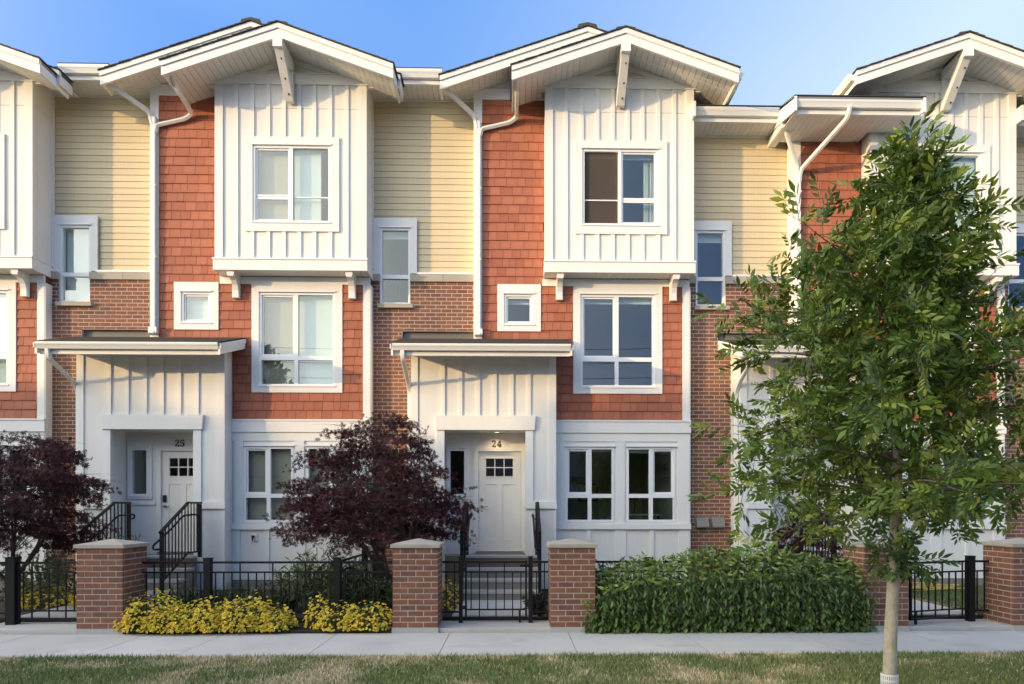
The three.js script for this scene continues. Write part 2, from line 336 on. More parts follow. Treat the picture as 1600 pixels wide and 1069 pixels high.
// gutter with an ogee front, running along x
const gutterProfile = (df, y0, y1) => { const h = y1 - y0; return [[df + 0.12, y0], [df + 0.045, y0], [df + 0.035, y0 + 0.2 * h], [df + 0.02, y0 + 0.45 * h], [df + 0.006, y0 + 0.62 * h], [df, y0 + 0.8 * h], [df, y1], [df + 0.012, y1], [df + 0.012, y0 + 0.85 * h], [df + 0.06, y0 + 0.12], [df + 0.108, y0 + 0.3 * h], [df + 0.108, y1], [df + 0.12, y1]].map(([a, b]) => [a, Math.min(b, y1)]); };
function gutterX(parent, x0, x1, df, y0, y1) { return mesh(parent, 'gutter', polyX(gutterProfile(df, y0, y1), x0, x1), M.metalWhite); }
function gutterZ(parent, xe, out, y0, y1, df, db) {                      // along z, lip towards `out` (-1 left, 1 right) of the fascia at xe
  const pts = gutterProfile(0, y0, y1).map(([a, b]) => [xe + out * (0.12 - a), b]);
  return mesh(parent, 'gutter', polyZ(pts, df, db), M.metalWhite);
}
// toL / toR: how far back each eave runs before the neighbouring roof takes over
function gableRoof(house, o) {
  const { xa, ya, xl, xr, df, soffitAt } = o, S = 0.345, g = grp(house, 'gable_roof');
  const top = (x) => ya - S * Math.abs(x - xa), ang = Math.atan(S), cosA = Math.cos(ang);
  for (const [xe, sgn, to, gut] of [[xl, -1, o.toL, o.gutL], [xr, 1, o.toR, o.gutR]]) {
    const poly = (a, b, x = xe) => [[x, top(x) + a], [xa, ya + a], [xa, ya + b], [x, top(x) + b]];
    mesh(g, 'deck', polyZ(poly(-0.03, -0.09), df + 0.05, to), M.flash);
    if (o.rear) mesh(g, 'rear_slope', polyZ(poly(-0.005, -0.09, sgn < 0 ? o.rearL : o.rearR), to + 0.001, o.rear), M.asphaltShingle);
    mesh(g, 'rake_board', polyZ(poly(-0.115, -0.275), df, df + 0.045), M.white);
    mesh(g, 'rake_trim', polyZ(poly(-0.028, -0.118), df - 0.024, df + 0.04), M.white);
    bx(g, 'fascia', M.white, sgn < 0 ? xe : xe - 0.035, sgn < 0 ? xe + 0.035 : xe, top(xe) - 0.26, top(xe) - 0.05, df + 0.046, to);
    if (gut) gutterZ(g, xe, sgn, top(xe) - 0.17, top(xe) - 0.045, df + 0.05, to);
    // grooved soffit boards running from front to back
    const len = Math.abs(xe - xa) - 0.06, n = Math.round(len / 0.112), w = len / n;
    for (let i = 0; i < n; i++) {
      const x = xa + sgn * (0.02 + (i + 0.5) * w), st = soffitAt(x), m = mesh(g, 'soffit_board', boxG(w / cosA - 0.007, 0.012, st - df - 0.045), M.soffit, x, top(x) - 0.165, -(df + 0.045 + st) / 2);
      m.rotation.z = -sgn * ang;
    }
    // shingle courses, each lapping the one below
    const L = Math.abs(xe - xa) / cosA, k = Math.round(L / 0.14), cw = L / k;
    for (let i = 0; i < k; i++) {
      const along = (i + 0.5) * cw, x = xa + sgn * along * cosA, m = mesh(g, 'shingle_course', boxG(cw + 0.05, 0.012 + 0.004 * (i % 2), to - df + 0.05 + R(-0.012, 0.012)), M.asphaltShingle, x, top(x) - 0.012, -(df - 0.05 + to) / 2);
      m.rotation.z = -sgn * (ang - 0.05);
    }
  }
  mesh(g, 'ridge_cap', polyZ([[xa - 0.2, ya - 0.055], [xa - 0.17, ya + (o.vent ? 0.025 : -0.01)], [xa, ya + (o.vent ? 0.062 : 0.02)], [xa + 0.17, ya + (o.vent ? 0.025 : -0.01)], [xa + 0.2, ya - 0.055]], df - 0.01, Math.min(o.toL, o.toR)), M.asphaltShingle);
  return g;
}
// lean-to roof: courses laid up a slope from (d0, y0) to (d1, y1) between x0 and x1
function leanRoof(parent, x0, x1, d0, y0, d1, y1, m = M.asphaltShingle) {
  const L = Math.hypot(d1 - d0, y1 - y0), ang = Math.atan2(y1 - y0, d1 - d0), n = Math.max(2, Math.round(L / 0.14)), w = L / n;
  mesh(parent, 'deck', polyX([[d0, y0 - 0.05], [d1, y1 - 0.05], [d1, y1 - 0.015], [d0, y0 - 0.015]], x0, x1), M.flash);
  for (let i = 0; i < n; i++) {
    const t = (i + 0.5) / n, c = mesh(parent, 'shingle_course', boxG(x1 - x0, 0.014, w + 0.03, i % 3), m, (x0 + x1) / 2, y0 + (y1 - y0) * t + 0.004, -(d0 + (d1 - d0) * t));
    c.rotation.x = ang - 0.05;
  }
}
function battens(parent, xs, y0, y1, d, w = 0.072, proud = 0.024) { for (const x of xs) bx(parent, 'batten', M.white, x - w / 2, x + w / 2, y0, y1, d - proud, d + 0.002); }

function leftBay(house, o) {                                             // tan siding over brick, slot window, eave
  const xl = -2.80, xr = -0.74, top = o.low ? 9.29 : 9.95;
  const win = [-2.651, -2.042, 5.80, 7.373], wall = grp(house, 'siding_wall');
  mesh(wall, 'sheathing', cutout([[xl, 6.3], [win[0], 6.3], [win[0], win[3]], [win[1], win[3]], [win[1], 6.3], [xr + 0.1, 6.3], [xr + 0.1, top + 0.1], [xl, top + 0.1]], [], D.tan, D.tan + 0.14), M.tan[0]);
  siding(wall, xl, xr, 6.445, top, D.tan, [[-2.781, -1.911, 6.0, 7.54]]);
  const bw = grp(house, 'brick_wall');
  const slot = o.porch === false ? [] : [[-2.2, -0.75, 5.03, 5.262]], low = o.porch === false ? [[xr + 0.05, 0.1]] : [[-1.4, 0.1], [-1.4, 3.3], [xr + 0.05, 3.3]];
  mesh(bw, 'mortar', cutout([[xl, 0.1], ...low, [xr + 0.05, 6.26], [win[1], 6.26], [win[1], win[2]], [win[0], win[2]], [win[0], 6.26], [xl, 6.26]], slot, D.brick + 0.0025, D.brick + 0.2), M.mortar);
  bricks(bw, xl, o.porch === false ? xr : xr, 0.244, 6.25, D.brick, [[win[0] - 0.03, win[1] + 0.06, 5.71, 5.795], [win[0] - 0.002, win[1] + 0.002, 5.7, 7], ...(o.porch === false ? [] : [[-1.935, 0, 0, 4.9], [-2.21, 0, 4.9, 5.27]])], o.porch === false ? 60 : 300);
  for (const [a, b] of [[xl, win[0] - 0.001], [win[1] + 0.001, -1.38], [-1.376, xr]]) bx(bw, 'coping_stone', M.stone, a, b, 6.25, 6.392, D.brick - 0.035, D.tan - 0.001);
  for (const [a, b] of [[xl, win[0] - 0.001], [win[1] + 0.13, xr]]) bx(bw, 'flashing', M.metalWhite, a, b, 6.393, 6.43, D.brick - 0.042, D.tan - 0.02);
  bx(bw, 'sill', M.stone, win[0] - 0.03, win[1] + 0.06, 5.714, 5.794, D.brick - 0.07, D.brick + 0.1);
  if (o.porch !== false) { bx(bw, 'flashing', M.slotFlash, -2.21, xr, 5.0, 5.28, D.brick + 0.085, D.brick + 0.1); }
  windowPart(house, 'window', ...win, D.tan - 0.045, { trim: { l: 0.13, r: 0.131, t: 0.162, drop: -0.63, rise: 0 }, my: [[6.365, 0.08]], blinds: o.slotBlinds });
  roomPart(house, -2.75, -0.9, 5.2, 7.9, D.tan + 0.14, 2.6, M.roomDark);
  // eave
  const e = grp(house, 'eave'), y = top;
  const ex0 = o.low ? -2.83 : xl, ex1 = o.low ? -0.98 : xr, gx0 = o.low ? ex0 : -2.3, gx1 = o.low ? ex1 : -1.345;
  const n = Math.round((ex1 - ex0) / 0.105), w = (ex1 - ex0) / n;
  for (let i = 0; i < n; i++) bx(e, 'soffit_board', M.soffit, ex0 + i * w + 0.003, ex0 + (i + 1) * w - 0.003, y, y + 0.012, 13.235, D.tan + 0.02);
  bx(e, 'soffit_backing', M.flash, ex0, ex1, y + 0.014, y + 0.03, 13.24, D.tan + 0.1);
  bx(e, 'fascia', M.white, gx0, gx1, y - 0.015, y + 0.2, 13.2, 13.235);
  gutterX(e, gx0, gx1, 13.078, y + 0.07, y + 0.215);
  bx(e, 'frieze_board', M.white, xl, xr, top - 0.03, top - 0.002, D.tan - 0.03, D.tan);
  leanRoof(e, o.low ? ex0 : xl - 0.1, ex1, o.low ? 13.1 : 13.24, y + 0.24, 16.5, y + 0.24 + 1.1);
  if (!o.low) bx(e, 'drip_edge', M.asphaltShingle, gx0, gx1, y + 0.216, y + 0.24, 13.085, 13.26);
  if (o.low) bx(e, 'end_board', M.white, ex0 - 0.05, ex0 - 0.001, y - 0.03, y + 0.26, 12.98, 13.6);
}
function redBay(house, o) {                                              // red shingled wall with corner boards
  const x0 = -0.74, x1 = 3.54, top = o.low ? 9.065 : 9.81;
  const small = [-0.159, 0.431, 5.346, 5.988], big = [1.36, 2.845, 4.113, 5.991];
  const gw1 = [1.06, 2.032, 1.435, 2.956], gw2 = [2.28, 3.26, 1.435, 2.956];
  const wall = grp(house, 'shingle_wall');
  const porch = o.porch !== false;
  mesh(wall, 'sheathing', cutout(porch ? [[x0, 3.3], [0.36, 3.3], [0.36, 0.1], [x1, 0.1], [x1, 6.35], [0.66, 6.35], [0.66, top + 0.1], [x0, top + 0.1]] : [[0.64, 0.1], [x1, 0.1], [x1, 6.35], [0.64, 6.35]], [...(porch ? [small] : []), big, gw1, gw2], D.red + 0.006, D.red + 0.15), M.redBack);
  const holes = [[small[0] - 0.133, small[1] + 0.142, small[2] - 0.129, small[3] + 0.163], [big[0] - 0.142, big[1] + 0.148, big[2] - 0.125, 6.4], [0.64, 3.6, 6.126, 12]];
  if (porch) holes.push([-2, 0.85, 0, 4.78]); else holes.push([-2, 0.834, 0, 12]);
  shingles(wall, x0 + 0.15, x1 - 0.145, 3.465, top, D.red, holes);
  if (porch) {
    bx(wall, 'corner_board', M.white, x0, x0 + 0.148, 5.0, top + (o.low ? 0 : 0.2), D.red - 0.025, D.red + 0.005);
    bx(wall, 'corner_board', M.white, x0 - 0.02, x0 - 0.001, 5.0, top + (o.low ? 0 : 0.15), D.red - 0.025, D.tan - 0.022);
  }
  bx(wall, 'corner_board', M.white, x1 - 0.142, x1, 3.462, 6.12, D.red - 0.026, D.red + 0.005);
  bx(wall, 'corner_board', M.white, x1 + 0.001, x1 + 0.02, 0.2, 6.12, D.red - 0.02, D.brick + 0.06);
  bx(wall, 'frieze_board', M.white, 0.6, x1, 6.121, 6.262, D.red - 0.033, D.red + 0.005);
  if (porch) {
    windowPart(house, 'window', ...small, D.red, { trim: { l: 0.133, r: 0.142, t: 0.163, b: 0.129 }, sash: ['0,0'], blinds: o.smallBlinds });
    roomPart(house, -0.5, 0.6, 5.0, 6.4, D.red + 0.15, 2.4, M.roomDark);
  }
  windowPart(house, 'window', ...big, D.red, { trim: { l: 0.142, r: 0.148, t: 0.13, b: 0.125 }, mx: [[2.085, 0.075]], my: [[4.672, 0.085]], sash: ['0,1'], blinds: o.bigBlinds });
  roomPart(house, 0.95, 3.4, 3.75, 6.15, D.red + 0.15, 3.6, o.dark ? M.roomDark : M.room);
  // ground floor panelling
  const g = grp(house, 'panelled_wall'), gx = 0.80;
  mesh(g, 'panel', holed(gx, x1, 0.3, 3.21, [gw1, gw2], D.red - 0.006, D.red + 0.004), M.whiteB);
  bx(g, 'flashing', M.metalWhite, gx, x1 + 0.025, 3.425, 3.458, D.red - 0.075, D.red + 0.004);
  bx(g, 'belt_board', M.white, gx, x1 + 0.022, 3.206, 3.424, D.red - 0.06, D.red + 0.004);
  bx(g, 'head_board', M.white, gx, x1, 3.036, 3.204, D.red - 0.03, D.red - 0.007);
  for (const [a, b] of [[0.878, 1.058], [2.066, 2.245], [3.30, 3.538]]) bx(g, 'post_board', M.white, a, b, 1.402, 3.035, D.red - 0.03, D.red - 0.007);
  bx(g, 'sill_board', M.white, gx, x1 + 0.02, 1.292, 1.40, D.red - 0.065, D.red - 0.007);
  for (const [a, b] of [[0.8, 0.99], [2.05, 2.27], [3.33, 3.538]]) bx(g, 'stile', M.white, a, b, 0.3, 1.29, D.red - 0.026, D.red - 0.0065);
  battens(g, [1.53, 2.79], 0.3, 1.29, D.red - 0.006, 0.07, 0.028);
  bx(g, 'foundation', M.step, gx, x1, 0.05, 0.298, D.red - 0.002, D.red + 0.1);
  for (const [gw, bl] of [[gw1, o.groundBlinds1], [gw2, o.groundBlinds2]]) {
    const m = (gw[0] + gw[1]) / 2;
    windowPart(house, 'window', ...gw, D.red - 0.006, { mx: [[m, 0.075]], my: [[1.955, 0.08]], sash: [gw === gw1 ? '0,1' : '1,1'], blinds: bl });
    bx(g, 'drip_cap', M.vinyl, gw[0] - 0.02, gw[1] + 0.02, gw[3] - 0.026, gw[3] - 0.002, D.red - 0.06, D.red + 0.01);
  }
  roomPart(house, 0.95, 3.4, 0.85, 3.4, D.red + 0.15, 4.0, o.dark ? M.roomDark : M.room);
}
function upperBay(house, o) {                                            // projecting third-floor bay with battens
  const x0 = 0.64, x1 = 3.54, y0 = 6.506, yT = 9.86, win = [1.362, 2.848, 7.197, 8.711], b = grp(house, 'bay');
  mesh(b, 'panel', holed(x0 + 0.002, x1 - 0.002, y0, 9.401, [win], D.bay, D.bay + 0.1), M.whiteB);
  mesh(b, 'panel', polyZ([[x0 + 0.002, 9.408], [x1 - 0.002, 9.408], [x1 - 0.002, yT], [x0 + 0.002, yT]], D.bay, D.bay + 0.1), M.whiteB);
  mesh(b, 'side_panel', boxG(0.05, 3.5, 0.56), M.whiteB, x0 + 0.027, 8.25, -(D.bay + 0.385));
  mesh(b, 'side_panel', boxG(0.05, 2.9, 0.55), M.whiteB, x1 - 0.027, 7.955, -(D.bay + 0.38));
  mesh(b, 'side_panel', boxG(0.05, 0.58, 0.55), M.whiteB, x1 - 0.027, 9.70, -(D.bay + 0.38));
  bx(b, 'corner_board', M.white, x1 - 0.001, x1 + 0.02, y0, yT, D.bay + 0.5, D.bay + 0.58);
  bx(b, 'floor_slab', M.whiteB, x0, x1, 6.29, 6.5, D.bay, D.red + 0.2);
  for (const [a, c] of [[x0, x0 + 0.155], [x1 - 0.155, x1]]) bx(b, 'corner_board', M.white, a, c, y0, yT, D.bay - 0.026, D.bay - 0.0005);
  const xs = [1.05, 1.355, 1.66, 1.959, 2.252, 2.54, 2.846, 3.159];
  for (const x of xs) {
    const inWin = x > win[0] - 0.16 && x < win[1] + 0.18;
    if (inWin) { battens(b, [x], y0, win[2] - 0.17, D.bay); battens(b, [x], win[3] + 0.135, yT, D.bay); } else battens(b, [x], y0, yT, D.bay);
  }
  windowPart(house, 'window', ...win, D.bay, { trim: { l: 0.139, r: 0.167, t: 0.132, b: 0.168 }, mx: [[2.094, 0.062]], my: [[7.703, 0.022]], sash: o.baySash || ['0,0', '0,1'], open: o.bayOpen, blinds: o.bayBlinds });
  roomPart(house, 0.75, 3.4, 6.6, 9.3, D.bay + 0.1, 2.6, M.room);
  // skirt below the bay
  bx(b, 'skirt_board', M.white, x0 - 0.015, x1 + 0.02, 6.268, 6.47, 13.08, 13.12);
  bx(b, 'skirt_board', M.white, x0 - 0.015, x0 + 0.02, 6.268, 6.47, 13.121, D.red - 0.03);
  bx(b, 'skirt_board', M.white, x1 - 0.02, x1 + 0.02, 6.268, 6.47, 13.121, D.tan - 0.06);
  bx(b, 'flashing', M.metalWhite, x0 - 0.025, x1 + 0.03, 6.471, 6.503, 13.065, 13.2);
  const n = 26, w = (x1 - x0 - 0.04) / n;
  for (let i = 0; i < n; i++) bx(b, 'soffit_board', M.soffit, x0 + 0.02 + i * w + 0.003, x0 + 0.02 + (i + 1) * w - 0.003, 6.272, 6.286, 13.121, D.red - 0.034);
  for (const x of [0.938, 3.2]) {
    const k = grp(house, 'bracket'), prof = [[D.red - 0.034, 5.83], [D.red - 0.034, 6.266], [13.125, 6.266], [13.125, 6.17], [13.2, 6.165], [13.27, 6.13], [13.33, 6.06], [13.365, 5.97], [13.37, 5.83]];
    mesh(k, 'brace', polyX(prof, x - 0.055, x + 0.055), M.white);
    bx(k, 'arm', M.white, x - 0.068, x + 0.068, 6.2, 6.266, 13.122, D.red - 0.035);
    bx(k, 'leg', M.white, x - 0.068, x + 0.068, 5.825, 6.199, 13.375, D.red - 0.0345);
  }
  // gable above
  const xa = 2.09, ya = 10.54;
  gableRoof(house, { xa, ya, xl: -0.006, xr: 4.175, df: 12.4, toL: o.low ? 18 : 13.47, gutL: o.low, toR: o.openRight ? 15 : 13.2, gutR: o.openRight, soffitAt: (x) => (x < 0.62 ? D.red : x > 3.56 ? (o.openRight ? 15 : 13.2) : D.bay - 0.001), rear: o.low && 18.1, rearL: -0.006, rearR: 3.5 });
  const under = (x) => ya - 0.345 * Math.abs(x - xa) - 0.155, gw = grp(house, 'gable_wall');
  mesh(gw, 'panel', polyZ([[x0 - 0.2, 9.83], [x1 + 0.2, 9.83], [x1 + 0.2, under(x1 + 0.2)], [xa, under(xa)], [x0 - 0.2, under(x0 - 0.2)]], D.bay - 0.004, D.bay + 0.09), M.whiteB);
  const fx = (y) => (under(xa) - y) / 0.345;
  mesh(gw, 'frieze_board', polyZ([[xa - fx(9.85), 9.85], [xa + fx(9.85), 9.85], [xa + fx(10.04), 10.04], [xa - fx(10.04), 10.04]], D.bay - 0.04, D.bay - 0.005), M.white);
  bx(gw, 'ledge', M.white, xa - fx(10.06) + 0.03, xa + fx(10.06) - 0.03, 10.041, 10.065, D.bay - 0.06, D.bay - 0.006);
  for (const s of [-1, 1]) mesh(gw, 'gable_trim', polyZ([[xa + s * 0.02, under(xa) - 0.01], [xa + s * 0.02, under(xa) - 0.12], [xa + s * (fx(10.066) - 0.36), 10.067], [xa + s * (fx(10.067) - 0.05), 10.067]], D.bay - 0.03, D.bay - 0.0055), M.white);
  // outrigger: wall post, beam and sloping strut
  const k = grp(house, 'roof_bracket');
  bx(k, 'post', M.white, xa - 0.07, xa + 0.07, 9.48, 10.22, D.bay - 0.10, D.bay - 0.041);
  bx(k, 'beam', M.white, xa - 0.085, xa + 0.085, 10.08, 10.235, 12.37, D.bay - 0.101);
  const st = polyX([[13.1, 9.47], [13.1, 9.63], [12.56, 10.16], [12.44, 10.16], [12.44, 10.08], [13.0, 9.5], [13.03, 9.47]], xa - 0.075, xa + 0.075);
  mesh(k, 'strut', st, M.white);
  for (const [dd, yy] of [[12.995, 9.59], [12.80, 9.76], [12.58, 9.99]]) { const bolt = mesh(k, 'bolt', new THREE.CylinderGeometry(0.014, 0.014, 0.03, 8).rotateX(Math.PI / 2), M.iron, xa + 0.02, yy - 0.035, -dd + 0.052); bolt.rotation.x = -0.8; }
}
const upperGable = (house, o) => gableRoof(house, { xa: 1.433, ya: 10.87, xl: -1.366, xr: 4.232, df: 12.85, toL: 13.22, toR: o.openRight ? 15 : 13.22, gutR: o.openRight, rear: 19, rearL: -0.78, rearR: 3.45, soffitAt: (x) => (x < -0.74 ? 13.22 : D.red - 0.001), vent: true });
function upperRoof(house, o) {                                              // second, higher gable behind and the frieze under it
  upperGable(house, o);
  const f = grp(house, 'frieze'), under = (x) => 10.87 - 0.345 * Math.abs(x - 1.433) - 0.155;
  bx(f, 'frieze_board', M.white, -0.59, 0.66, 9.812, 9.99, D.red - 0.03, D.red + 0.005);
  mesh(f, 'panel', polyZ([[-0.74, 9.812], [0.75, 9.812], [0.75, under(0.75)], [-0.74, under(-0.74)]], D.red - 0.005, D.red + 0.1), M.whiteB);
  bx(f, 'ledge', M.white, -0.6, 0.66, 9.991, 10.012, D.red - 0.05, D.red - 0.006);
}
function lowRedEave(house) {
  const e = grp(house, 'eave'), y = 9.055, x0 = -1.13, x1 = 1.235;
  const n = 22, w = (x1 - x0) / n;
  for (let i = 0; i < n; i++) { const a = x0 + i * w; bx(e, 'soffit_board', M.soffit, a + 0.003, a + w - 0.003, y, y + 0.012, 12.54, a + w > 0.63 ? D.bay - 0.03 : D.red + 0.02); }
  bx(e, 'fascia', M.white, x0, x1, y - 0.012, y + 0.2, 12.505, 12.539);
  gutterX(e, x0 + 0.002, x1 - 0.002, 12.383, y + 0.075, y + 0.22);
  for (const x of [x0 - 0.04, x1]) mesh(e, 'rake_board', polyX([[12.36, y - 0.03], [12.36, y + 0.235], [x > 0 ? 13.12 : 13.7, y + (x > 0 ? 0.43 : 0.58)], [x > 0 ? 13.12 : 13.7, y + (x > 0 ? 0.18 : 0.25)]], x, x + 0.04), M.white);
  leanRoof(e, x0 - 0.04, 0.63, 12.38, y + 0.25, 15, y + 0.95);
  leanRoof(e, 0.631, x1 + 0.04, 12.38, y + 0.25, 13.11, y + 0.44);
  bx(e, 'return_board', M.white, -1.15, -1.0, y + 0.02, y + 0.16, 13.0, D.tan);
}
function porchPart(house, o) {
  const x0 = -1.938, x1 = 0.834, oL = -1.30, oR = 0.26, floor = 0.79, head = 3.215, p = grp(house, 'porch'), d = D.porch;
  const s = holed(x0, x1, 0.15, 4.75, [[oL, oR, 0.1501, head]], d, d + 0.06); mesh(p, 'front_panel', s, M.whiteB);
  bx(p, 'side_panel', M.whiteB, x1 - 0.04, x1 - 0.001, 0.15, 4.85, d + 0.061, D.red + 0.02);
  bx(p, 'side_panel', M.whiteB, x0 + 0.001, x0 + 0.04, 0.15, 4.85, d + 0.061, D.brick + 0.02);
  bx(p, 'corner_board', M.white, x0 - 0.002, x0 + 0.13, 0.15, 4.7, d - 0.02, d - 0.001);
  bx(p, 'corner_board', M.white, x1 - 0.13, x1 + 0.002, 1.832, 4.7, d - 0.02, d - 0.001);
  bx(p, 'corner_board', M.white, x1 - 0.0005, x1 + 0.018, 0.15, 4.85, d - 0.019, d + 0.12);
  bx(p, 'frieze_board', M.white, x0 + 0.131, x1 - 0.131, 4.6, 4.7, d - 0.022, d - 0.001);
  battens(p, [-1.325, -0.991, -0.649, -0.33, -0.005, 0.328], 3.492, 4.6, d);
  mesh(p, 'header', polyZ([[-1.455, 3.212], [0.435, 3.212], [0.455, 3.49], [-1.475, 3.49]], d - 0.06, d - 0.001), M.white);
  for (const [a, b] of [[oL - 0.15, oL], [oR, oR + 0.15]]) bx(p, 'pilaster', M.white, a, b, 1.832, 3.21, d - 0.028, d - 0.0006);
  for (const [a, b] of [[x0 + 0.131, oL], [oR, x1 + 0.03]]) bx(p, 'ledge', M.white, a, b, 1.70, 1.83, d - 0.042, d - 0.0007);
  battens(p, [oL - 0.14, oR + 0.14], 0.2, 1.699, d, 0.05, 0.012);
  // recess
  const rl = oL - 0.06, rr = oR + 0.05, db = D.door, glass = [-1.29, -0.92, 1.95, 2.945], leaf = [-0.676, 0.182, 0.85, 2.857];
  bx(p, 'recess_side', M.whiteB, rl - 0.04, rl, floor, head + 0.05, d + 0.0605, db + 0.05);
  bx(p, 'recess_side', M.whiteB, rr, rr + 0.04, floor, head + 0.05, d + 0.0605, db + 0.05);
  for (let i = 0; i < 9; i++) { const w = (rr - rl) / 9; bx(p, 'ceiling_board', M.soffit, rl + i * w + 0.002, rl + (i + 1) * w - 0.002, head + 0.012, head + 0.03, d + 0.061, db); }
  bx(p, 'ceiling_backing', M.flash, rl, rr, head + 0.031, head + 0.05, d + 0.061, db + 0.1);
  mesh(p, 'back_wall', holed(rl, rr, floor - 0.05, head + 0.04, [glass, leaf], db, db + 0.1), M.whiteB);
  windowPart(house, 'sidelight', ...glass, db, { trim: { l: 0.03, r: 0.07, t: 0.06, b: 0.06 }, blinds: o.sideBlinds });
  bx(p, 'ledge', M.white, rl + 0.001, -0.78, 1.78, 1.86, db - 0.045, db - 0.036);
  roomPart(house, rl + 0.02, rr - 0.02, floor, 3.2, db + 0.1, 4, M.roomDark);
  // door
  const dr = grp(house, 'front_door'), dd = db + 0.02;
  for (const [a, b] of [[leaf[0] - 0.085, leaf[0]], [leaf[1], leaf[1] + 0.085]]) bx(dr, 'casing', M.white, a, b, floor + 0.02, leaf[3], db - 0.03, db + 0.005);
  bx(dr, 'casing', M.white, leaf[0] - 0.085, leaf[1] + 0.085, leaf[3] + 0.001, leaf[3] + 0.075, db - 0.032, db + 0.005);
  const lx = [-0.519, -0.339, -0.332 + 0.02, -0.159, -0.132, 0.025], ly = [2.36, 2.527, 2.548, 2.715], P = [];
  for (let i = 0; i < 3; i++) for (let j = 0; j < 2; j++) P.push([-0.525 + i * 0.187, -0.525 + i * 0.187 + 0.168, 2.355 + j * 0.188, 2.355 + j * 0.188 + 0.168]);
  mesh(dr, 'leaf', holed(leaf[0] + 0.004, leaf[1] - 0.004, leaf[2], leaf[3] - 0.004, [...P, [-0.535, -0.30, 1.08, 2.19], [-0.195, 0.04, 1.08, 2.19]], dd, dd + 0.045), M.door);
  for (const [a, b] of [[-0.535, -0.30], [-0.195, 0.04]]) bx(dr, 'panel', M.door, a, b, 1.08, 2.19, dd + 0.014, dd + 0.04);
  for (const [a, b, c, e] of P) bx(dr, 'pane', M.glass, a, b, c, e, dd + 0.02, dd + 0.023);
  bx(dr, 'lite_trim', M.white, -0.56, 0.054, 2.335, 2.352, dd - 0.012, dd - 0.0005);
  bx(dr, 'lite_trim', M.white, -0.56, 0.054, 2.716, 2.733, dd - 0.012, dd - 0.0005);
  bx(dr, 'threshold', M.nickel, leaf[0] - 0.05, leaf[1] + 0.05, floor + 0.001, leaf[2] - 0.004, db - 0.06, db + 0.06);
  const kx = leaf[0] + 0.065;
  if (o.keypad) { bx(dr, 'keypad_lock', M.black, kx - 0.03, kx + 0.03, 1.83, 1.97, dd - 0.03, dd - 0.0005); } else mesh(dr, 'deadbolt', new THREE.CylinderGeometry(0.03, 0.033, 0.03, 20).rotateX(Math.PI / 2), M.nickel, kx, 1.885, -dd + 0.015);
  const hnd = mesh(dr, 'handle', join([new THREE.CylinderGeometry(0.03, 0.032, 0.02, 20).rotateX(Math.PI / 2), new THREE.CylinderGeometry(0.009, 0.009, 0.06, 10).rotateX(Math.PI / 2).translate(0, 0, 0.03), bar(V(-0.01, 0, 0.055), V(0.12, -0.004, 0.055), 0.016, 0.02)]), M.nickel, kx, 1.745, -dd + 0.01);
  for (const y of [1.1, 1.75, 2.55]) bx(dr, 'hinge', M.nickel, leaf[1] - 0.006, leaf[1] + 0.006, y, y + 0.1, dd - 0.008, dd + 0.01);
  if (o.number) { const num = new TextGeometry(o.number, { font, size: 0.13, depth: 0.018, curveSegments: 6 }); num.computeBoundingBox(); mesh(house, 'house_number', num, M.iron, -0.31 - num.boundingBox.max.x / 2, 2.948, -db + 0.003); }
  // landing
  bx(p, 'landing', M.step, oL + 0.33, rr, 0.1, floor, 12.55, db + 0.1);
  bx(p, 'landing', M.step, rl, oL + 0.329, 0.1, floor - 0.002, d + 0.07, db + 0.1);
  // ceiling light
  if (o.lamp) {
    const l = grp(house, 'ceiling_light');
    mesh(l, 'trim_ring', new THREE.TorusGeometry(0.06, 0.012, 8, 24).rotateX(Math.PI / 2), M.vinyl, -0.3, head + 0.012, -13.5);
    mesh(l, 'lens', new THREE.CylinderGeometry(0.05, 0.05, 0.006, 20), std(C(0.9, 0.85, 0.75), 0.4, { emissive: C(1, 0.72, 0.4), emissiveIntensity: 2.2 }), -0.3, head + 0.008, -13.5);
    const s2 = new THREE.SpotLight(C(1, 0.72, 0.42), 0.75, 0, 1.25, 0.6, 2); s2.name = 'porch_lamp'; s2.position.set(-0.3, head - 0.004, -13.5); s2.target.position.set(-0.3, 0.8, -13.52); s2.castShadow = true; s2.shadow.radius = 2.5;
    l.add(s2, s2.target); s2.target.name = 'porch_lamp_aim';
  }
  // canopy
  const c = grp(house, 'canopy'), a = -2.187, b = 1.097, S = 0.32, yF = 4.69, dF = 12.3, roofY = (q) => yF + S * (q - dF);
  leanRoof(c, a, b, dF - 0.02, yF, D.red - 0.02, roofY(D.red - 0.02));
  bx(c, 'fascia', M.white, a + 0.04, b - 0.04, 4.485, 4.66, 12.372, 12.41);
  gutterX(c, a + 0.03, b - 0.03, 12.25, 4.565, 4.68);
  for (const x of [a, b - 0.038]) {
    const back = x < -1 ? D.brick - 0.004 : D.red - 0.03;
    mesh(c, 'rake_board', polyX([[12.3, 4.475], [12.3, 4.66], [back, roofY(back) - 0.03], [back, roofY(back) - 0.21]], x, x + 0.038), M.white);
    mesh(c, 'rake_trim', polyX([[12.28, 4.585], [12.28, 4.668], [back, roofY(back) - 0.02], [back, roofY(back) - 0.1]], x < -1 ? x - 0.018 : x + 0.0385, x < -1 ? x - 0.0005 : x + 0.057), M.white);
  }
  const n = 30, w = (b - a - 0.08) / n;
  for (let i = 0; i < n; i++) { const m = bx(c, 'soffit_board', M.soffit, a + 0.04 + i * w + 0.003, a + 0.04 + (i + 1) * w - 0.003, 0, 0.012, 12.41, 13.42); m.position.y = roofY(12.915) - 0.14; m.rotation.x = Math.atan(S); }
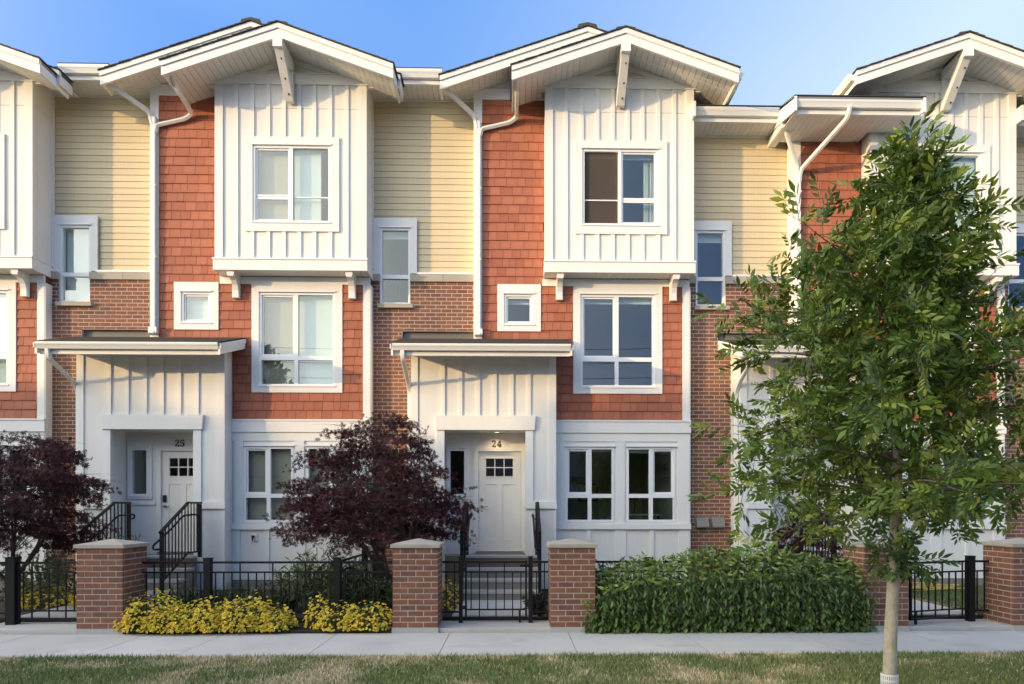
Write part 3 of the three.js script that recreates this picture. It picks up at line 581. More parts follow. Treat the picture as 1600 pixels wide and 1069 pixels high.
  // canopy downspout down the flank of the porch
  mesh(house, 'downspout', sweep([V(-1.98, 4.6, -12.32), V(-1.98, 4.42, -12.34), V(-1.985, 4.12, -13.02), V(-1.985, 3.95, -13.2), V(-1.985, 0.25, -13.2)], 0.075, 0.06), M.metalWhite);
}
function downspouts(house, low) {
  const g = grp(house, 'downspout'), x = -0.668, d = D.red - 0.07;
  mesh(g, 'pipe', sweep([V(x, low ? 8.3 : 9.36, -d), V(x, 5.2, -d), V(x, 5.1, -d + 0.06)], 0.105, 0.075), M.metalWhite);
  if (!low) {
    mesh(g, 'branch_pipe', sweep([V(-1.27, 9.80, -12.98), V(-1.25, 9.72, -13.02), V(x - 0.07, 9.45, -d), V(x - 0.012, 9.2, -d)], 0.07, 0.085), M.metalWhite);
    mesh(g, 'branch_pipe', sweep([V(0.07, 9.72, -12.62), V(0.09, 9.55, -12.8), V(0.09, 9.42, -d + 0.02), V(-0.05, 9.33, -d), V(x + 0.06, 9.2, -d), V(x + 0.03, 9.05, -d)], 0.07, 0.085), M.metalWhite);
  } else {
    mesh(g, 'branch_pipe', sweep([V(-1.06, 9.36, -13.08), V(-1.06, 9.12, -13.1), V(x - 0.03, 8.55, -d), V(x - 0.015, 8.25, -d)], 0.07, 0.085), M.metalWhite);
    mesh(g, 'branch_pipe', sweep([V(-0.12, 9.15, -12.42), V(-0.12, 8.98, -12.5), V(x + 0.05, 8.45, -d), V(x + 0.02, 8.2, -d)], 0.07, 0.085), M.metalWhite);
  }
  bx(g, 'outlet', M.metalWhite, x - 0.075, x + 0.085, 5.12, 5.24, d - 0.06, d + 0.05);
  for (const y of [6.6, 8.0]) bx(g, 'strap', M.metalWhite, x - 0.06, x + 0.06, y, y + 0.03, d - 0.041, d + 0.06);
}
const body = (house, x0, x1, d0, top) => mesh(house, 'rear_wall', join([gbox(x0, x1, 0.05, top, 19, 19.2), gbox(x1 - 0.06, x1 - 0.02, 0.05, top, d0, 19), gbox(x0 + 0.02, x0 + 0.06, 0.05, top, d0, 19)]), M.redBack);

const PITCH = 6.34, ROW = 'townhouses in the row';
const H25 = thing('townhouse', 'townhouse with the numeral 25 over its door and pale blinds in its windows', 'house', [-PITCH, 0, 0], ROW);
const H24 = thing('townhouse', 'townhouse with the numeral 24 over its lit doorway and dark windows', 'house', [0, 0, 0], ROW);
const H23 = thing('townhouse', 'townhouse with lower eaves behind the green street tree', 'house', [6.37, 0, 0], ROW);
const H26 = thing('townhouse', 'townhouse cut off by the left edge, showing a white bay and red shingles', 'house', [-2 * PITCH, 0, 0], ROW);
const H22 = thing('townhouse', 'townhouse at the right edge, only a strip of siding and brick showing', 'house', [12.79, 0, 0], ROW);
{
  const B = M.blind, Q = M.blindPale;
  const o25 = { number: '25', keypad: true, slotBlinds: [[-2.62, -2.07, 7.1, 7.33, Q], [-2.62, -2.07, 5.83, 7.1, Q]], smallBlinds: [[-0.14, 0.41, 5.37, 5.95, Q]], bigBlinds: [[1.38, 2.07, 4.12, 5.94, B], [2.1, 2.83, 4.12, 5.94, Q]], bayBlinds: [[1.38, 2.08, 7.22, 8.66, B], [2.11, 2.62, 7.22, 8.66, Q]], groundBlinds1: [[1.08, 2.02, 1.46, 2.92, B]], groundBlinds2: [[2.3, 3.24, 1.46, 2.92, B]] };
  const o24 = { number: '24', openRight: true, lamp: true, dark: true, slotBlinds: [[-2.62, -2.07, 7.18, 7.33, Q]], smallBlinds: [[-0.14, 0.41, 5.8, 5.95, Q]], bigBlinds: [[1.38, 2.07, 5.82, 5.94, Q], [2.1, 2.83, 5.82, 5.94, Q]], bayBlinds: [[1.38, 2.08, 8.58, 8.66, Q], [2.11, 2.83, 8.56, 8.66, Q]], groundBlinds1: [[1.08, 2.02, 2.84, 2.92, Q]], groundBlinds2: [[2.3, 3.24, 2.82, 2.92, Q]], bayOpen: ['0,0', '0,1'], baySash: ['1,0', '1,1'] };
  const o23 = { openRight: true, low: true, dark: true, slotBlinds: [[-2.62, -2.07, 7.16, 7.33, Q]], bayBlinds: [[2.3, 2.83, 7.22, 8.66, Q]] };
  for (const [h, o] of [[H25, o25], [H24, o24], [H23, o23]]) {
    leftBay(h, o); redBay(h, o); upperBay(h, o); porchPart(h, o); downspouts(h, o.low);
    if (o.low) lowRedEave(h); else upperRoof(h, o);
    body(h, -2.8, 3.54, 13.95, o.low ? 9.2 : 9.7);
  }
  const o26 = { porch: false, bigBlinds: [[1.38, 2.83, 4.12, 5.94, Q]], bayBlinds: [[1.38, 2.83, 7.22, 8.66, Q]] };
  redBay(H26, o26); upperBay(H26, o26); upperGable(H26, o26); body(H26, -2.8, 3.54, 13.95, 9.7);
  leftBay(H22, { low: true, porch: false }); body(H22, -2.8, 3.54, 13.95, 9.2);
  // curtain behind the open sash of number 24
  const cv = []; for (let i = 0; i <= 24; i++) cv.push([2.60 + i * 0.0095, 0.03 * Math.sin(i * 1.9)]);
  const outl = [...cv.map(([x, d]) => [x, d]), ...cv.reverse().map(([x, d]) => [x, d + 0.006])];
  mesh(H24, 'curtain', new THREE.ExtrudeGeometry(shape(outl), { depth: 1.45, bevelEnabled: false }).rotateX(-Math.PI / 2).translate(0, 7.2, -(D.bay + 0.24)), M.blindPale);
  // dryer vents on the brick of the third house
  for (const x of [-2.655, -2.336]) {
    const v = grp(H23, 'vent_hood');
    mesh(v, 'hood', polyX([[D.brick - 0.004, 1.31], [D.brick - 0.004, 1.52], [D.brick - 0.05, 1.51], [D.brick - 0.13, 1.35], [D.brick - 0.13, 1.325]], x, x + 0.245), M.ventGrey);
    bx(v, 'flange', M.ventGrey, x - 0.02, x + 0.265, 1.29, 1.545, D.brick - 0.0045, D.brick + 0.004);
  }
  const tap = grp(H25, 'hose_tap');
  bx(tap, 'plate', M.vinyl, 1.20, 1.335, 1.06, 1.21, D.red - 0.03, D.red - 0.0065);
  mesh(tap, 'spout', join([bar(V(1.262, 1.14, -(D.red - 0.03)), V(1.262, 1.14, -(D.red - 0.10)), 0.03), bar(V(1.262, 1.15, -(D.red - 0.09)), V(1.262, 1.08, -(D.red - 0.11)), 0.026), bar(V(1.225, 1.165, -(D.red - 0.08)), V(1.30, 1.165, -(D.red - 0.08)), 0.02)]), M.iron);
}
// things seen dimly through the ground-floor windows of number 24
{
  const p = thing('picture_frame', 'small framed picture hanging inside the ground floor of number 24', 'picture', [1.85, 2.1, -16.5]);
  bx(p, 'frame', M.black, -0.24, 0.24, -0.22, 0.22, 0.0, 0.03); bx(p, 'picture', std(C(0.25, 0.27, 0.22), 0.8), -0.2, 0.2, -0.18, 0.18, -0.006, -0.001);
  const t = thing('desk', 'dark desk inside the ground floor room of number 24', 'desk', [2.75, 0.85, -14.6]);
  bx(t, 'desk_top', M.roomDark, -0.5, 0.45, 0.70, 0.74, 0, 0.6); for (const [a, b] of [[-0.48, 0.02], [0.4, 0.02], [-0.48, 0.54], [0.4, 0.54]]) bx(t, 'leg', M.black, a, a + 0.04, 0, 0.7, b, b + 0.04);
  const lamp = thing('desk_lamp', 'dark desk lamp standing on the desk inside number 24', 'lamp', [2.68, 1.595, -14.9]);
  mesh(lamp, 'base', new THREE.CylinderGeometry(0.07, 0.08, 0.02, 16), M.black, 0, 0.01, 0); mesh(lamp, 'stem', limb([V(0, 0.02, 0), V(0.03, 0.18, 0), V(0.0, 0.32, 0)], 0.012, 0.01), M.black); mesh(lamp, 'shade', new THREE.CylinderGeometry(0.05, 0.11, 0.13, 18, 1, true), M.black, 0, 0.36, 0);
}

// ------------------------------------------------------------------ steps and stair railings
function stairs(off, label) {
  const s = thing('porch_steps', label, 'steps', [off, 0, 0], 'front steps');
  [[12.25, 0.62], [11.95, 0.45], [11.65, 0.28]].forEach(([d, y], i) => { bx(s, 'step', M.step, -0.88 + 0.001 * i, 0.5 - 0.001 * i, 0.05, y - 0.045, d + 0.02, d + 0.345 - 0.02 * i, i); bx(s, 'tread', M.concrete, -0.9, 0.52, y - 0.044, y, d, d + 0.319, i); });
  bx(s, 'tread', M.concrete, -0.9, 0.52, 0.792, 0.832, 12.53, 12.7); bx(s, 'riser', M.brownRiser, -0.87, 0.49, 0.622, 0.79, 12.538, 12.549);
}
function railing(x, off, label, inward) {
  const r = thing('stair_railing', label, 'railing', [off + x, 0, 0], 'stair railings');
  const f = 11.5, k = 12.42, b = 12.88, yf = 1.33, yb = 1.81;
  bx(r, 'post', M.black, -0.028, 0.028, 0.1, yf - 0.02, f - 0.028, f + 0.028); bx(r, 'post', M.black, -0.028, 0.028, 0.79, yb - 0.02, b - 0.028, b + 0.028);
  mesh(r, 'top_rail', join([bar(V(0, yf - 0.03, -f + 0.06), V(0, yb, -k), 0.055, 0.035), bar(V(0, yb, -k + 0.01), V(0, yb, -b - 0.05), 0.055, 0.035)]), M.black);
  mesh(r, 'bottom_rail', join([bar(V(0, 0.48, -f - 0.02), V(0, 0.9, -k), 0.03), bar(V(0, 0.9, -k), V(0, 0.9, -b), 0.03)]), M.black);
  for (let i = 1; i < 12; i++) { const d = f + (b - f) * i / 12, t = Math.min(1, (d - f) / (k - f)); mesh(r, 'baluster', boxG(0.016, yf + (yb - yf) * t - (0.48 + 0.42 * t), 0.016), M.black, 0, (yf + (yb - yf) * t + 0.48 + 0.42 * t) / 2, -d); }
  const s = inward;
  mesh(r, 'grab_rail', limb([V(0, 1.02, -f + 0.02), V(s * 0.07, 1.03, -f + 0.14), V(s * 0.08, 1.08, -f + 0.12), V(s * 0.08, 1.16, -f - 0.05), V(s * 0.08, 1.36, -f - 0.5), V(s * 0.08, 1.57, -k), V(s * 0.08, 1.58, -k - 0.2), V(s * 0.08, 1.58, -b - 0.04), V(s * 0.06, 1.52, -b - 0.06), V(0, 1.5, -b)], 0.018, 0.018, 8), M.black);
}
stairs(-PITCH, 'grey steps up to the door with the numeral 25'); stairs(0, 'grey concrete steps up to the door with the numeral 24'); stairs(6.37, 'grey steps mostly hidden by the hedge and the street tree');
railing(-0.85, -PITCH, 'black stair railing on the maple side of the steps to number 25', 1); railing(0.47, -PITCH, 'black stair railing nearest the front door of number 25, above the brick pillar', -1);
railing(-0.85, 0, 'black stair railing beside the dark maple at the steps to number 24', 1); railing(0.47, 0, 'black stair railing beside the hinges of door number 24', -1);
railing(-0.85, 6.37, 'black stair railing seen below the street tree above the hedge', 1);

// ------------------------------------------------------------------ brick gate pillars
function pillar(x0, label) {
  const p = thing('gate_pillar', label, 'pillar', [x0, 0, -D_PILLAR], 'brick gate pillars'), w = 0.615, y0 = 0.07, n = 14;
  bx(p, 'plinth', M.concrete, -0.01, w + 0.01, -0.05, 0.071, -0.012, w + 0.012);
  bx(p, 'mortar', M.mortar, 0.0035, w - 0.0035, 0.06, y0 + n * COURSE + 0.0035, 0.0035, w - 0.0035);
  const back = [];
  for (let r = 0; r < n; r++) {
    const ya = y0 + r * COURSE + JOINT / 2, yb = y0 + (r + 1) * COURSE - JOINT / 2;
    const frontCuts = r % 2 ? [0, 0.096, 0.308, 0.52, w] : [0, 0.2, 0.412, w], sideCuts = r % 2 ? [0, 0.2, 0.412, w] : [0.096, 0.308, 0.52, w];
    const run = (cuts, fn) => { for (let i = 0; i + 1 < cuts.length; i++) fn(cuts[i] + (i ? JOINT : 0), cuts[i + 1]); };
    run(frontCuts, (a, b) => { const q = R(-0.0025, 0.002); bx(p, 'brick', pick(M.brick), a, b, ya, yb, q, q + 0.05, Math.floor(rnd() * 3)); back.push(gbox(a, b, ya, yb, w - 0.05, w)); });
    const sc = r % 2 ? [0.06, 0.2, 0.412, w - 0.06] : [0.06, 0.308, 0.52, w - 0.06];
    for (let i = 0; i + 1 < sc.length; i++) {
      bx(p, 'brick', pick(M.brick), w - 0.05, w + R(-0.002, 0.002), ya, yb, sc[i] + (i ? JOINT : 0), sc[i + 1]); bx(p, 'brick', pick(M.brick), R(-0.002, 0.002), 0.05, ya, yb, sc[i] + (i ? JOINT : 0), sc[i + 1]);
    }
  }
  const bk = mesh(p, 'brick', join(back), M.brick[1]); bk.userData.kind = 'stuff';
  const yc = y0 + n * COURSE + 0.004, e = 0.028;
  const cap = new THREE.BufferGeometry(), a = -e, b = w + e, m = w / 2, v = [[a, yc, -a], [b, yc, -a], [b, yc, -b], [a, yc, -b], [a, yc + 0.045, -a], [b, yc + 0.045, -a], [b, yc + 0.045, -b], [a, yc + 0.045, -b], [m, yc + 0.115, -m]];
  const f = [[0, 1, 5], [0, 5, 4], [1, 2, 6], [1, 6, 5], [2, 3, 7], [2, 7, 6], [3, 0, 4], [3, 4, 7], [4, 5, 8], [5, 6, 8], [6, 7, 8], [7, 4, 8], [0, 2, 1], [0, 3, 2]], pos = [], uv = [];
  for (const t of f) for (const i of t) { pos.push(...v[i]); uv.push(v[i][0] + v[i][1], v[i][1] + v[i][2] * 0.7 + x0); }
  cap.setAttribute('position', new THREE.Float32BufferAttribute(pos, 3)); cap.setAttribute('uv', new THREE.Float32BufferAttribute(uv, 2)); cap.computeVertexNormals();
  mesh(p, 'cap', cap, M.stone);
  return p;
}
pillar(-5.89, 'brick pillar in front of door 25, left of the yellow flowers');
pillar(-1.63, 'brick pillar between the yellow flowers and the closed gate');
pillar(0.53, 'brick pillar between the closed gate and the leafy hedge');
pillar(4.885, 'brick pillar partly hidden behind the trunk of the street tree');
pillar(6.985, 'brick pillar at the right edge beside the half open gate');

// ------------------------------------------------------------------ black metal fences and gates
const YT = 0.945, YM = 0.80, YB = 0.20;
function panel(p, x0, x1, tallEvery = 4, phase = 0) {                    // rails and pickets along x in the parent's own axes
  bx(p, 'rail', M.black, x0, x1, YT - 0.03, YT, -0.016, 0.016); bx(p, 'rail', M.black, x0, x1, YM - 0.022, YM, -0.0155, 0.0155); bx(p, 'rail', M.black, x0, x1, YB, YB + 0.025, -0.0155, 0.0155);
  const n = Math.max(1, Math.round((x1 - x0) / 0.115)), s = (x1 - x0) / n;
  for (let i = 0; i < n; i++) bx(p, 'picket', M.black, x0 + (i + 0.5) * s - 0.008, x0 + (i + 0.5) * s + 0.008, YB + 0.026, (i + phase) % tallEvery === 1 ? YT - 0.031 : YM - 0.023, -0.008, 0.008);
}
const post = (p, x, h = 0.985, w = 0.095) => { bx(p, 'post', M.black, x - w / 2, x + w / 2, 0.03, h, -w / 2, w / 2); bx(p, 'post_cap', M.black, x - w / 2 - 0.006, x + w / 2 + 0.006, h + 0.001, h + 0.012, -w / 2 - 0.006, w / 2 + 0.006); };
function fence(name, label, cat, x0, x1, posts, group, y = 0) {
  const f = thing(name, label, cat, [0, y, -D_FENCE], group);
  const xs = [x0, ...posts.flatMap((p) => [p - 0.048, p + 0.048]), x1];
  for (let i = 0; i < xs.length; i += 2) panel(f, xs[i], xs[i + 1], 4, i);
  posts.forEach((p) => post(f, p)); return f;
}
fence('metal_fence', 'black metal fence behind the yellow flowers', 'fence', -5.275, -1.632, [-4.349, -2.509], 'front fences');
fence('metal_fence', 'black metal fence behind the leafy hedge', 'fence', 1.147, 4.884, [1.98, 3.86], 'front fences');
fence('metal_fence', 'short black fence panel at the left edge beside the gate post', 'fence', -7.9, -7.147, [], 'front fences');
function gate(label, hinge, width, turn, latch) {                        // closed at turn 0, hinge post at `hinge`
  const g = thing('metal_gate', label, 'gate', [hinge, 0, -D_FENCE], 'garden gates'); g.rotation.y = turn;
  const w = width, f = [];
  bx(g, 'stile', M.black, w > 0 ? 0.06 : w, w > 0 ? 0.088 : w + 0.028, 0.12, YT + 0.01, -0.018, 0.018); bx(g, 'stile', M.black, w > 0 ? w - 0.028 : -0.088, w > 0 ? w : -0.06, 0.12, YT + 0.01, -0.018, 0.018);
  const a = Math.min(w + (w > 0 ? 0 : 0.03), 0.09 * Math.sign(w)), b = Math.max(w - (w > 0 ? 0.03 : 0), 0.09 * Math.sign(w)), lo = Math.min(a, b), hi = Math.max(a, b);
  const x0 = w > 0 ? 0.089 : w + 0.029, x1 = w > 0 ? w - 0.029 : -0.089;
  for (const [y, h] of [[YT - 0.03, 0.03], [YM - 0.022, 0.022], [0.235, 0.02], [0.12, 0.024]]) bx(g, 'rail', M.black, x0, x1, y, y + h, -0.015, 0.015);
  const n = Math.round((x1 - x0) / 0.125), s = (x1 - x0) / n;
  for (let i = 0; i < n; i++) { const x = x0 + (i + 0.5) * s; bx(g, 'picket', M.black, x - 0.008, x + 0.008, i % 2 ? 0.145 : 0.256, i % 3 === 1 ? YT - 0.031 : YM - 0.023, -0.0081, 0.0081); }
  bx(g, 'latch', M.black, w > 0 ? w - 0.1 : w, w > 0 ? w + 0.02 : w + 0.1, 0.86, 0.9, -0.05, -0.019);
  bx(g, 'drop_bolt', M.black, w > 0 ? w - 0.12 : w + 0.06, w > 0 ? w - 0.09 : w + 0.09, 0.065, 0.24, -0.045, -0.0185);
  for (const y of [0.25, 0.8]) bx(g, 'hinge', M.black, Math.min(0.03 * Math.sign(w), 0.07 * Math.sign(w)), Math.max(0.03 * Math.sign(w), 0.07 * Math.sign(w)), y, y + 0.05, -0.012, 0.012);
  return g;
}
gate('closed black metal gate in front of the steps to number 24', -0.738, 0.955, 0);
gate('black metal gate at the left edge in front of the dark maple', -7.099, 1.19, 0);
gate('half open black metal gate behind the street tree trunk', 6.712, -1.15, 0.30);
const gp = (x, a, b, label, w) => { const f = thing('gate_post', label, 'post', [0, 0, -D_FENCE], 'gate posts'); post(f, x, 1.0, w); if (b > a) panel(f, a, b, 3); };
gp(-0.738, -1.008, -0.767, 'black gate post and narrow infill next to the yellow flower pillar', 0.055);
gp(0.268, 0.3, 0.525, 'black gate post and narrow infill next to the hedge pillar', 0.06);
gp(-7.099, 0, 0, 'thick black gate post at the left edge of the photo', 0.13);
gp(6.712, 6.761, 6.98, 'black gate post and narrow infill beside the half open gate');
function sideFence(x, label) {
  const f = thing('side_fence', label, 'fence', [x, 0, -9.88], 'fences between the gardens'); f.rotation.y = Math.PI / 2;
  panel(f, 0.0, 1.7); panel(f, 1.8, 3.5); post(f, 1.75); 
}
sideFence(-2.509, 'low black fence running back to the house behind the dark maple'); sideFence(3.86, 'low black fence running back to the brick wall above the hedge');

// paths from the gates
for (const [a, b] of [[-1.0, 0.53], [5.5, 6.98], [-7.35, -5.89]]) {
  structure(numbered('garden_path'), join([gbox(a, b, -0.2, 0.055, D_PILLAR + 0.03, 9.99), gbox(a + 0.12, b - 0.03, -0.2, Y_YARD + 0.0, 9.992, 13.0)]), M.walk);
}
structure('front_lawn', gbox(5.0 + 2.0, 12, 0, Y_YARD + 0.01, 10.2, 13.45), M.lawn);
structure('flower_bed', gbox(-5.27, -1.64, -0.2, 0.03, D_PILLAR + 0.022, 9.985), M.soil);
structure('hedge_bed', gbox(1.15, 4.88, -0.2, 0.03, D_PILLAR + 0.022, 9.985), M.soil);

// ------------------------------------------------------------------ plants
function leafG(len, wid, fold = 0.25, droop = 0.15) {                     // a pointed leaf along +y, folded at the midrib
  const p = [[0, 0, 0], [-wid * 0.5, len * 0.38, -wid * fold], [0, len * 0.42, -droop * len * 0.25], [wid * 0.5, len * 0.38, -wid * fold], [-wid * 0.34, len * 0.7, -droop * len * 0.5 - wid * fold * 0.7], [0, len * 0.72, -droop * len * 0.5], [wid * 0.34, len * 0.7, -droop * len * 0.5 - wid * fold * 0.7], [0, len, -droop * len]];
  const f = [[0, 2, 1], [0, 3, 2], [1, 2, 5], [1, 5, 4], [2, 3, 6], [2, 6, 5], [4, 5, 7], [5, 6, 7]];
  const g = new THREE.BufferGeometry(); g.setAttribute('position', new THREE.Float32BufferAttribute(p.flat(), 3)); g.setIndex(f.flat()); g.computeVertexNormals();
  g.setAttribute('uv', new THREE.Float32BufferAttribute(p.flatMap((q) => [q[0], q[1]]), 2));
  return g;
}
function place(g, pos, dir, roll = 0, s = 1) {
  const q = new THREE.Quaternion().setFromUnitVectors(V(0, 1, 0), dir.clone().normalize()).multiply(new THREE.Quaternion().setFromAxisAngle(V(0, 1, 0), roll));
  return g.clone().applyMatrix4(new THREE.Matrix4().compose(pos, q, V(s, s, s)));
}
const mtx = (pos, dir, roll, s) => new THREE.Matrix4().compose(pos, new THREE.Quaternion().setFromUnitVectors(V(0, 1, 0), dir.clone().normalize()).multiply(new THREE.Quaternion().setFromAxisAngle(V(0, 1, 0), roll)), typeof s === 'number' ? V(s, s, s) : s);
function scatter(parent, name, geo, mat, list, kind) {                    // list of [matrix, colour]
  const m = shadowy(new THREE.InstancedMesh(geo, mat, list.length)); m.name = name;
  list.forEach(([a, c], i) => { m.setMatrixAt(i, a); if (c) m.setColorAt(i, c); });
  if (kind) m.userData.kind = kind; parent.add(m); return m;
}
const tone = (r, g, b, k = 0.25) => { const s = 1 + R(-k, k), h = R(-0.12, 0.12); return C(r * s * (1 + h), g * s, b * s * (1 - h)); };
const rdir = () => { const z = R(-1, 1), a = R(0, 6.283), r = Math.sqrt(1 - z * z); return V(r * Math.cos(a), z, r * Math.sin(a)); };

{ // street tree: pinnate leaves on a young straight trunk
  const t = thing('street_tree', 'young green street tree with a pale trunk in the grass verge', 'tree', [3.49, 0, -6.2]);
  const spine = [V(0.0, -0.02, 0), V(0.01, 0.5, 0.0), V(0.045, 1.1, -0.01), V(0.05, 1.7, 0.02), V(0.09, 2.6, 0.0), V(0.14, 3.5, -0.03), V(0.2, 4.4, 0.0), V(0.25, 5.2, 0.0)];
  const curve = new THREE.CatmullRomCurve3(spine);
  mesh(t, 'trunk', limb(spine.slice(0, 5), 0.062, 0.04, 16), M.bark);
  const br = [limb(spine.slice(4), 0.04, 0.007, 8)];
  // white mesh guard round the foot
  const gd = []; for (let i = 0; i < 26; i++) { const a = i / 26 * Math.PI * 2; gd.push(boxG(0.009, 0.17, 0.003).clone().rotateY(-a + Math.PI / 2).translate(Math.cos(a) * 0.074, 0.09, Math.sin(a) * 0.074)); }
  for (const y of [0.012, 0.065, 0.12, 0.17]) gd.push(new THREE.CylinderGeometry(0.0745, 0.0745, 0.016, 26, 1, true).translate(0, y, 0));
  mesh(t, 'trunk_guard', join(gd), M.guard);
  const lf = leafG(0.09, 0.034, 0.2, 0.3), sprayParts = [];
  for (let i = 0; i < 3; i++) for (const s of [-1, 1]) sprayParts.push(place(lf, V(0, 0.05 + i * 0.05, -0.006 * i * i), V(s * 0.85, 0.62, -0.18), s * 0.5, 0.85 + 0.12 * i));
  sprayParts.push(place(lf, V(0, 0.175, -0.03), V(0, 1, -0.35), 0.2, 1.1)); sprayParts.push(flat(bar(V(0, 0, 0), V(0, 0.18, -0.03), 0.003)));
  const spray = join(sprayParts), list = [];
  const prof = (h) => h < 1.7 ? 0.75 + (h - 1.1) * 1.05 : h < 2.3 ? 1.36 : 1.36 - (h - 2.3) * 0.45;
  let az = 0.4;
  for (let i = 0; i < 66; i++) {
    const h = 1.66 + 3.34 * Math.pow(i / 66, 1.08), p = curve.getPointAt(Math.min(0.985, (h + 0.02) / 5.23)); az += 2.399 + R(-0.3, 0.3);
    const L = Math.max(0.2, prof(h + 0.12) + (Math.cos(az) < -0.25 && h > 2.6 && h < 4.0 ? 0.45 : 0)) * R(0.55, 1.18), out = V(Math.cos(az), 0, Math.sin(az)), rise = h < 2 ? R(0.02, 0.4) : R(0.3, 0.75);
    const pts = [0, 0.33, 0.66, 1].map((q) => p.clone().addScaledVector(out, L * q).add(V(R(-0.04, 0.04), L * rise * (q - 0.35 * q * q) - (h < 1.9 ? 0.16 * q * q * L : 0.05 * q * q), R(-0.04, 0.04))));
    br.push(limb(pts, 0.016 * (0.5 + L * 0.5), 0.003, 5));
    const c = new THREE.CatmullRomCurve3(pts), subs = Math.round(5 + L * 7.5);
    for (let k = 0; k <= subs; k++) {
      const q = 0.22 + 0.78 * k / subs, b = c.getPoint(q), sd = k === subs ? c.getTangent(1) : c.getTangent(q).clone().multiplyScalar(0.5).add(rdir().multiplyScalar(0.9)).add(V(0, 0.15, 0)).normalize(), sl = h > 3.7 ? R(0.12, 0.28) : R(0.16, 0.42);
      const e = b.clone().addScaledVector(sd, sl).add(V(0, -0.05 * sl, 0)); br.push(limb([b, b.clone().lerp(e, 0.5).add(V(0, 0.015, 0)), e], 0.004, 0.0015, 3));
      const nl = 3 + Math.round(sl * 9);
      for (let m = 0; m < nl; m++) {
        const w = b.clone().lerp(e, 0.1 + 0.9 * m / (nl - 1)), ld = m === nl - 1 ? sd.clone() : sd.clone().multiplyScalar(0.55).add(rdir().multiplyScalar(0.8)); ld.y -= 0.18;
        const young = rnd() < 0.2;
        list.push([mtx(w, ld, R(0, 6.28), R(0.58, 1.24)), young ? tone(0.26, 0.31, 0.045, 0.22) : tone(0.128, 0.195, 0.030, 0.4)]);
      }
    }
  }
  for (let i = 0; i < 9; i++) {                                           // short leafy shoots low on the trunk
    const p = curve.getPointAt(R(0.21, 0.31)), e = p.clone().add(V(R(-0.3, 0.34), R(-0.12, 0.12), R(-0.1, 0.3))); br.push(limb([p, p.clone().lerp(e, 0.5).add(V(0, 0.03, 0)), e], 0.005, 0.002, 4));
    for (let m = 0; m < 7; m++) list.push([mtx(p.clone().lerp(e, 0.25 + 0.75 * m / 6), V(R(-1, 1), R(-1, 0.2), R(-1, 1)), R(0, 6.28), R(0.75, 1.15)), tone(0.095, 0.17, 0.04, 0.3)]);
  }
  mesh(t, 'branches', join(br), M.twig);
  scatter(t, 'crown', spray, Object.assign(leafMat(1, 1, 1, 0.5, 0.36), { specularIntensity: 0.6 }), list, 'stuff');
}
// palmate maple leaf
function mapleLeaf() {
  const pos = [], idx = []; let n = 0;
  for (const [a, l] of [[0, 1], [0.75, 0.86], [-0.75, 0.86], [1.45, 0.6], [-1.45, 0.6]]) {
    const dx = Math.sin(a), dy = Math.cos(a), w = 0.125 * l, z = -0.16 * l;
    pos.push(0, 0, 0, dx * l * 0.45 - dy * w, dy * l * 0.45 + dx * w, z * 0.3, dx * l * 0.45 + dy * w, dy * l * 0.45 - dx * w, z * 0.3, dx * l, dy * l, z); idx.push(n, n + 2, n + 1, n + 1, n + 2, n + 3); n += 4;
  }
  const g = new THREE.BufferGeometry(); g.setAttribute('position', new THREE.Float32BufferAttribute(pos, 3)); g.setIndex(idx); g.computeVertexNormals(); return g;
}
const MAPLE = mapleLeaf(), mapleMat = Object.assign(leafMat(1, 1, 1, 0.7, 0.25), { specularIntensity: 0.5 });
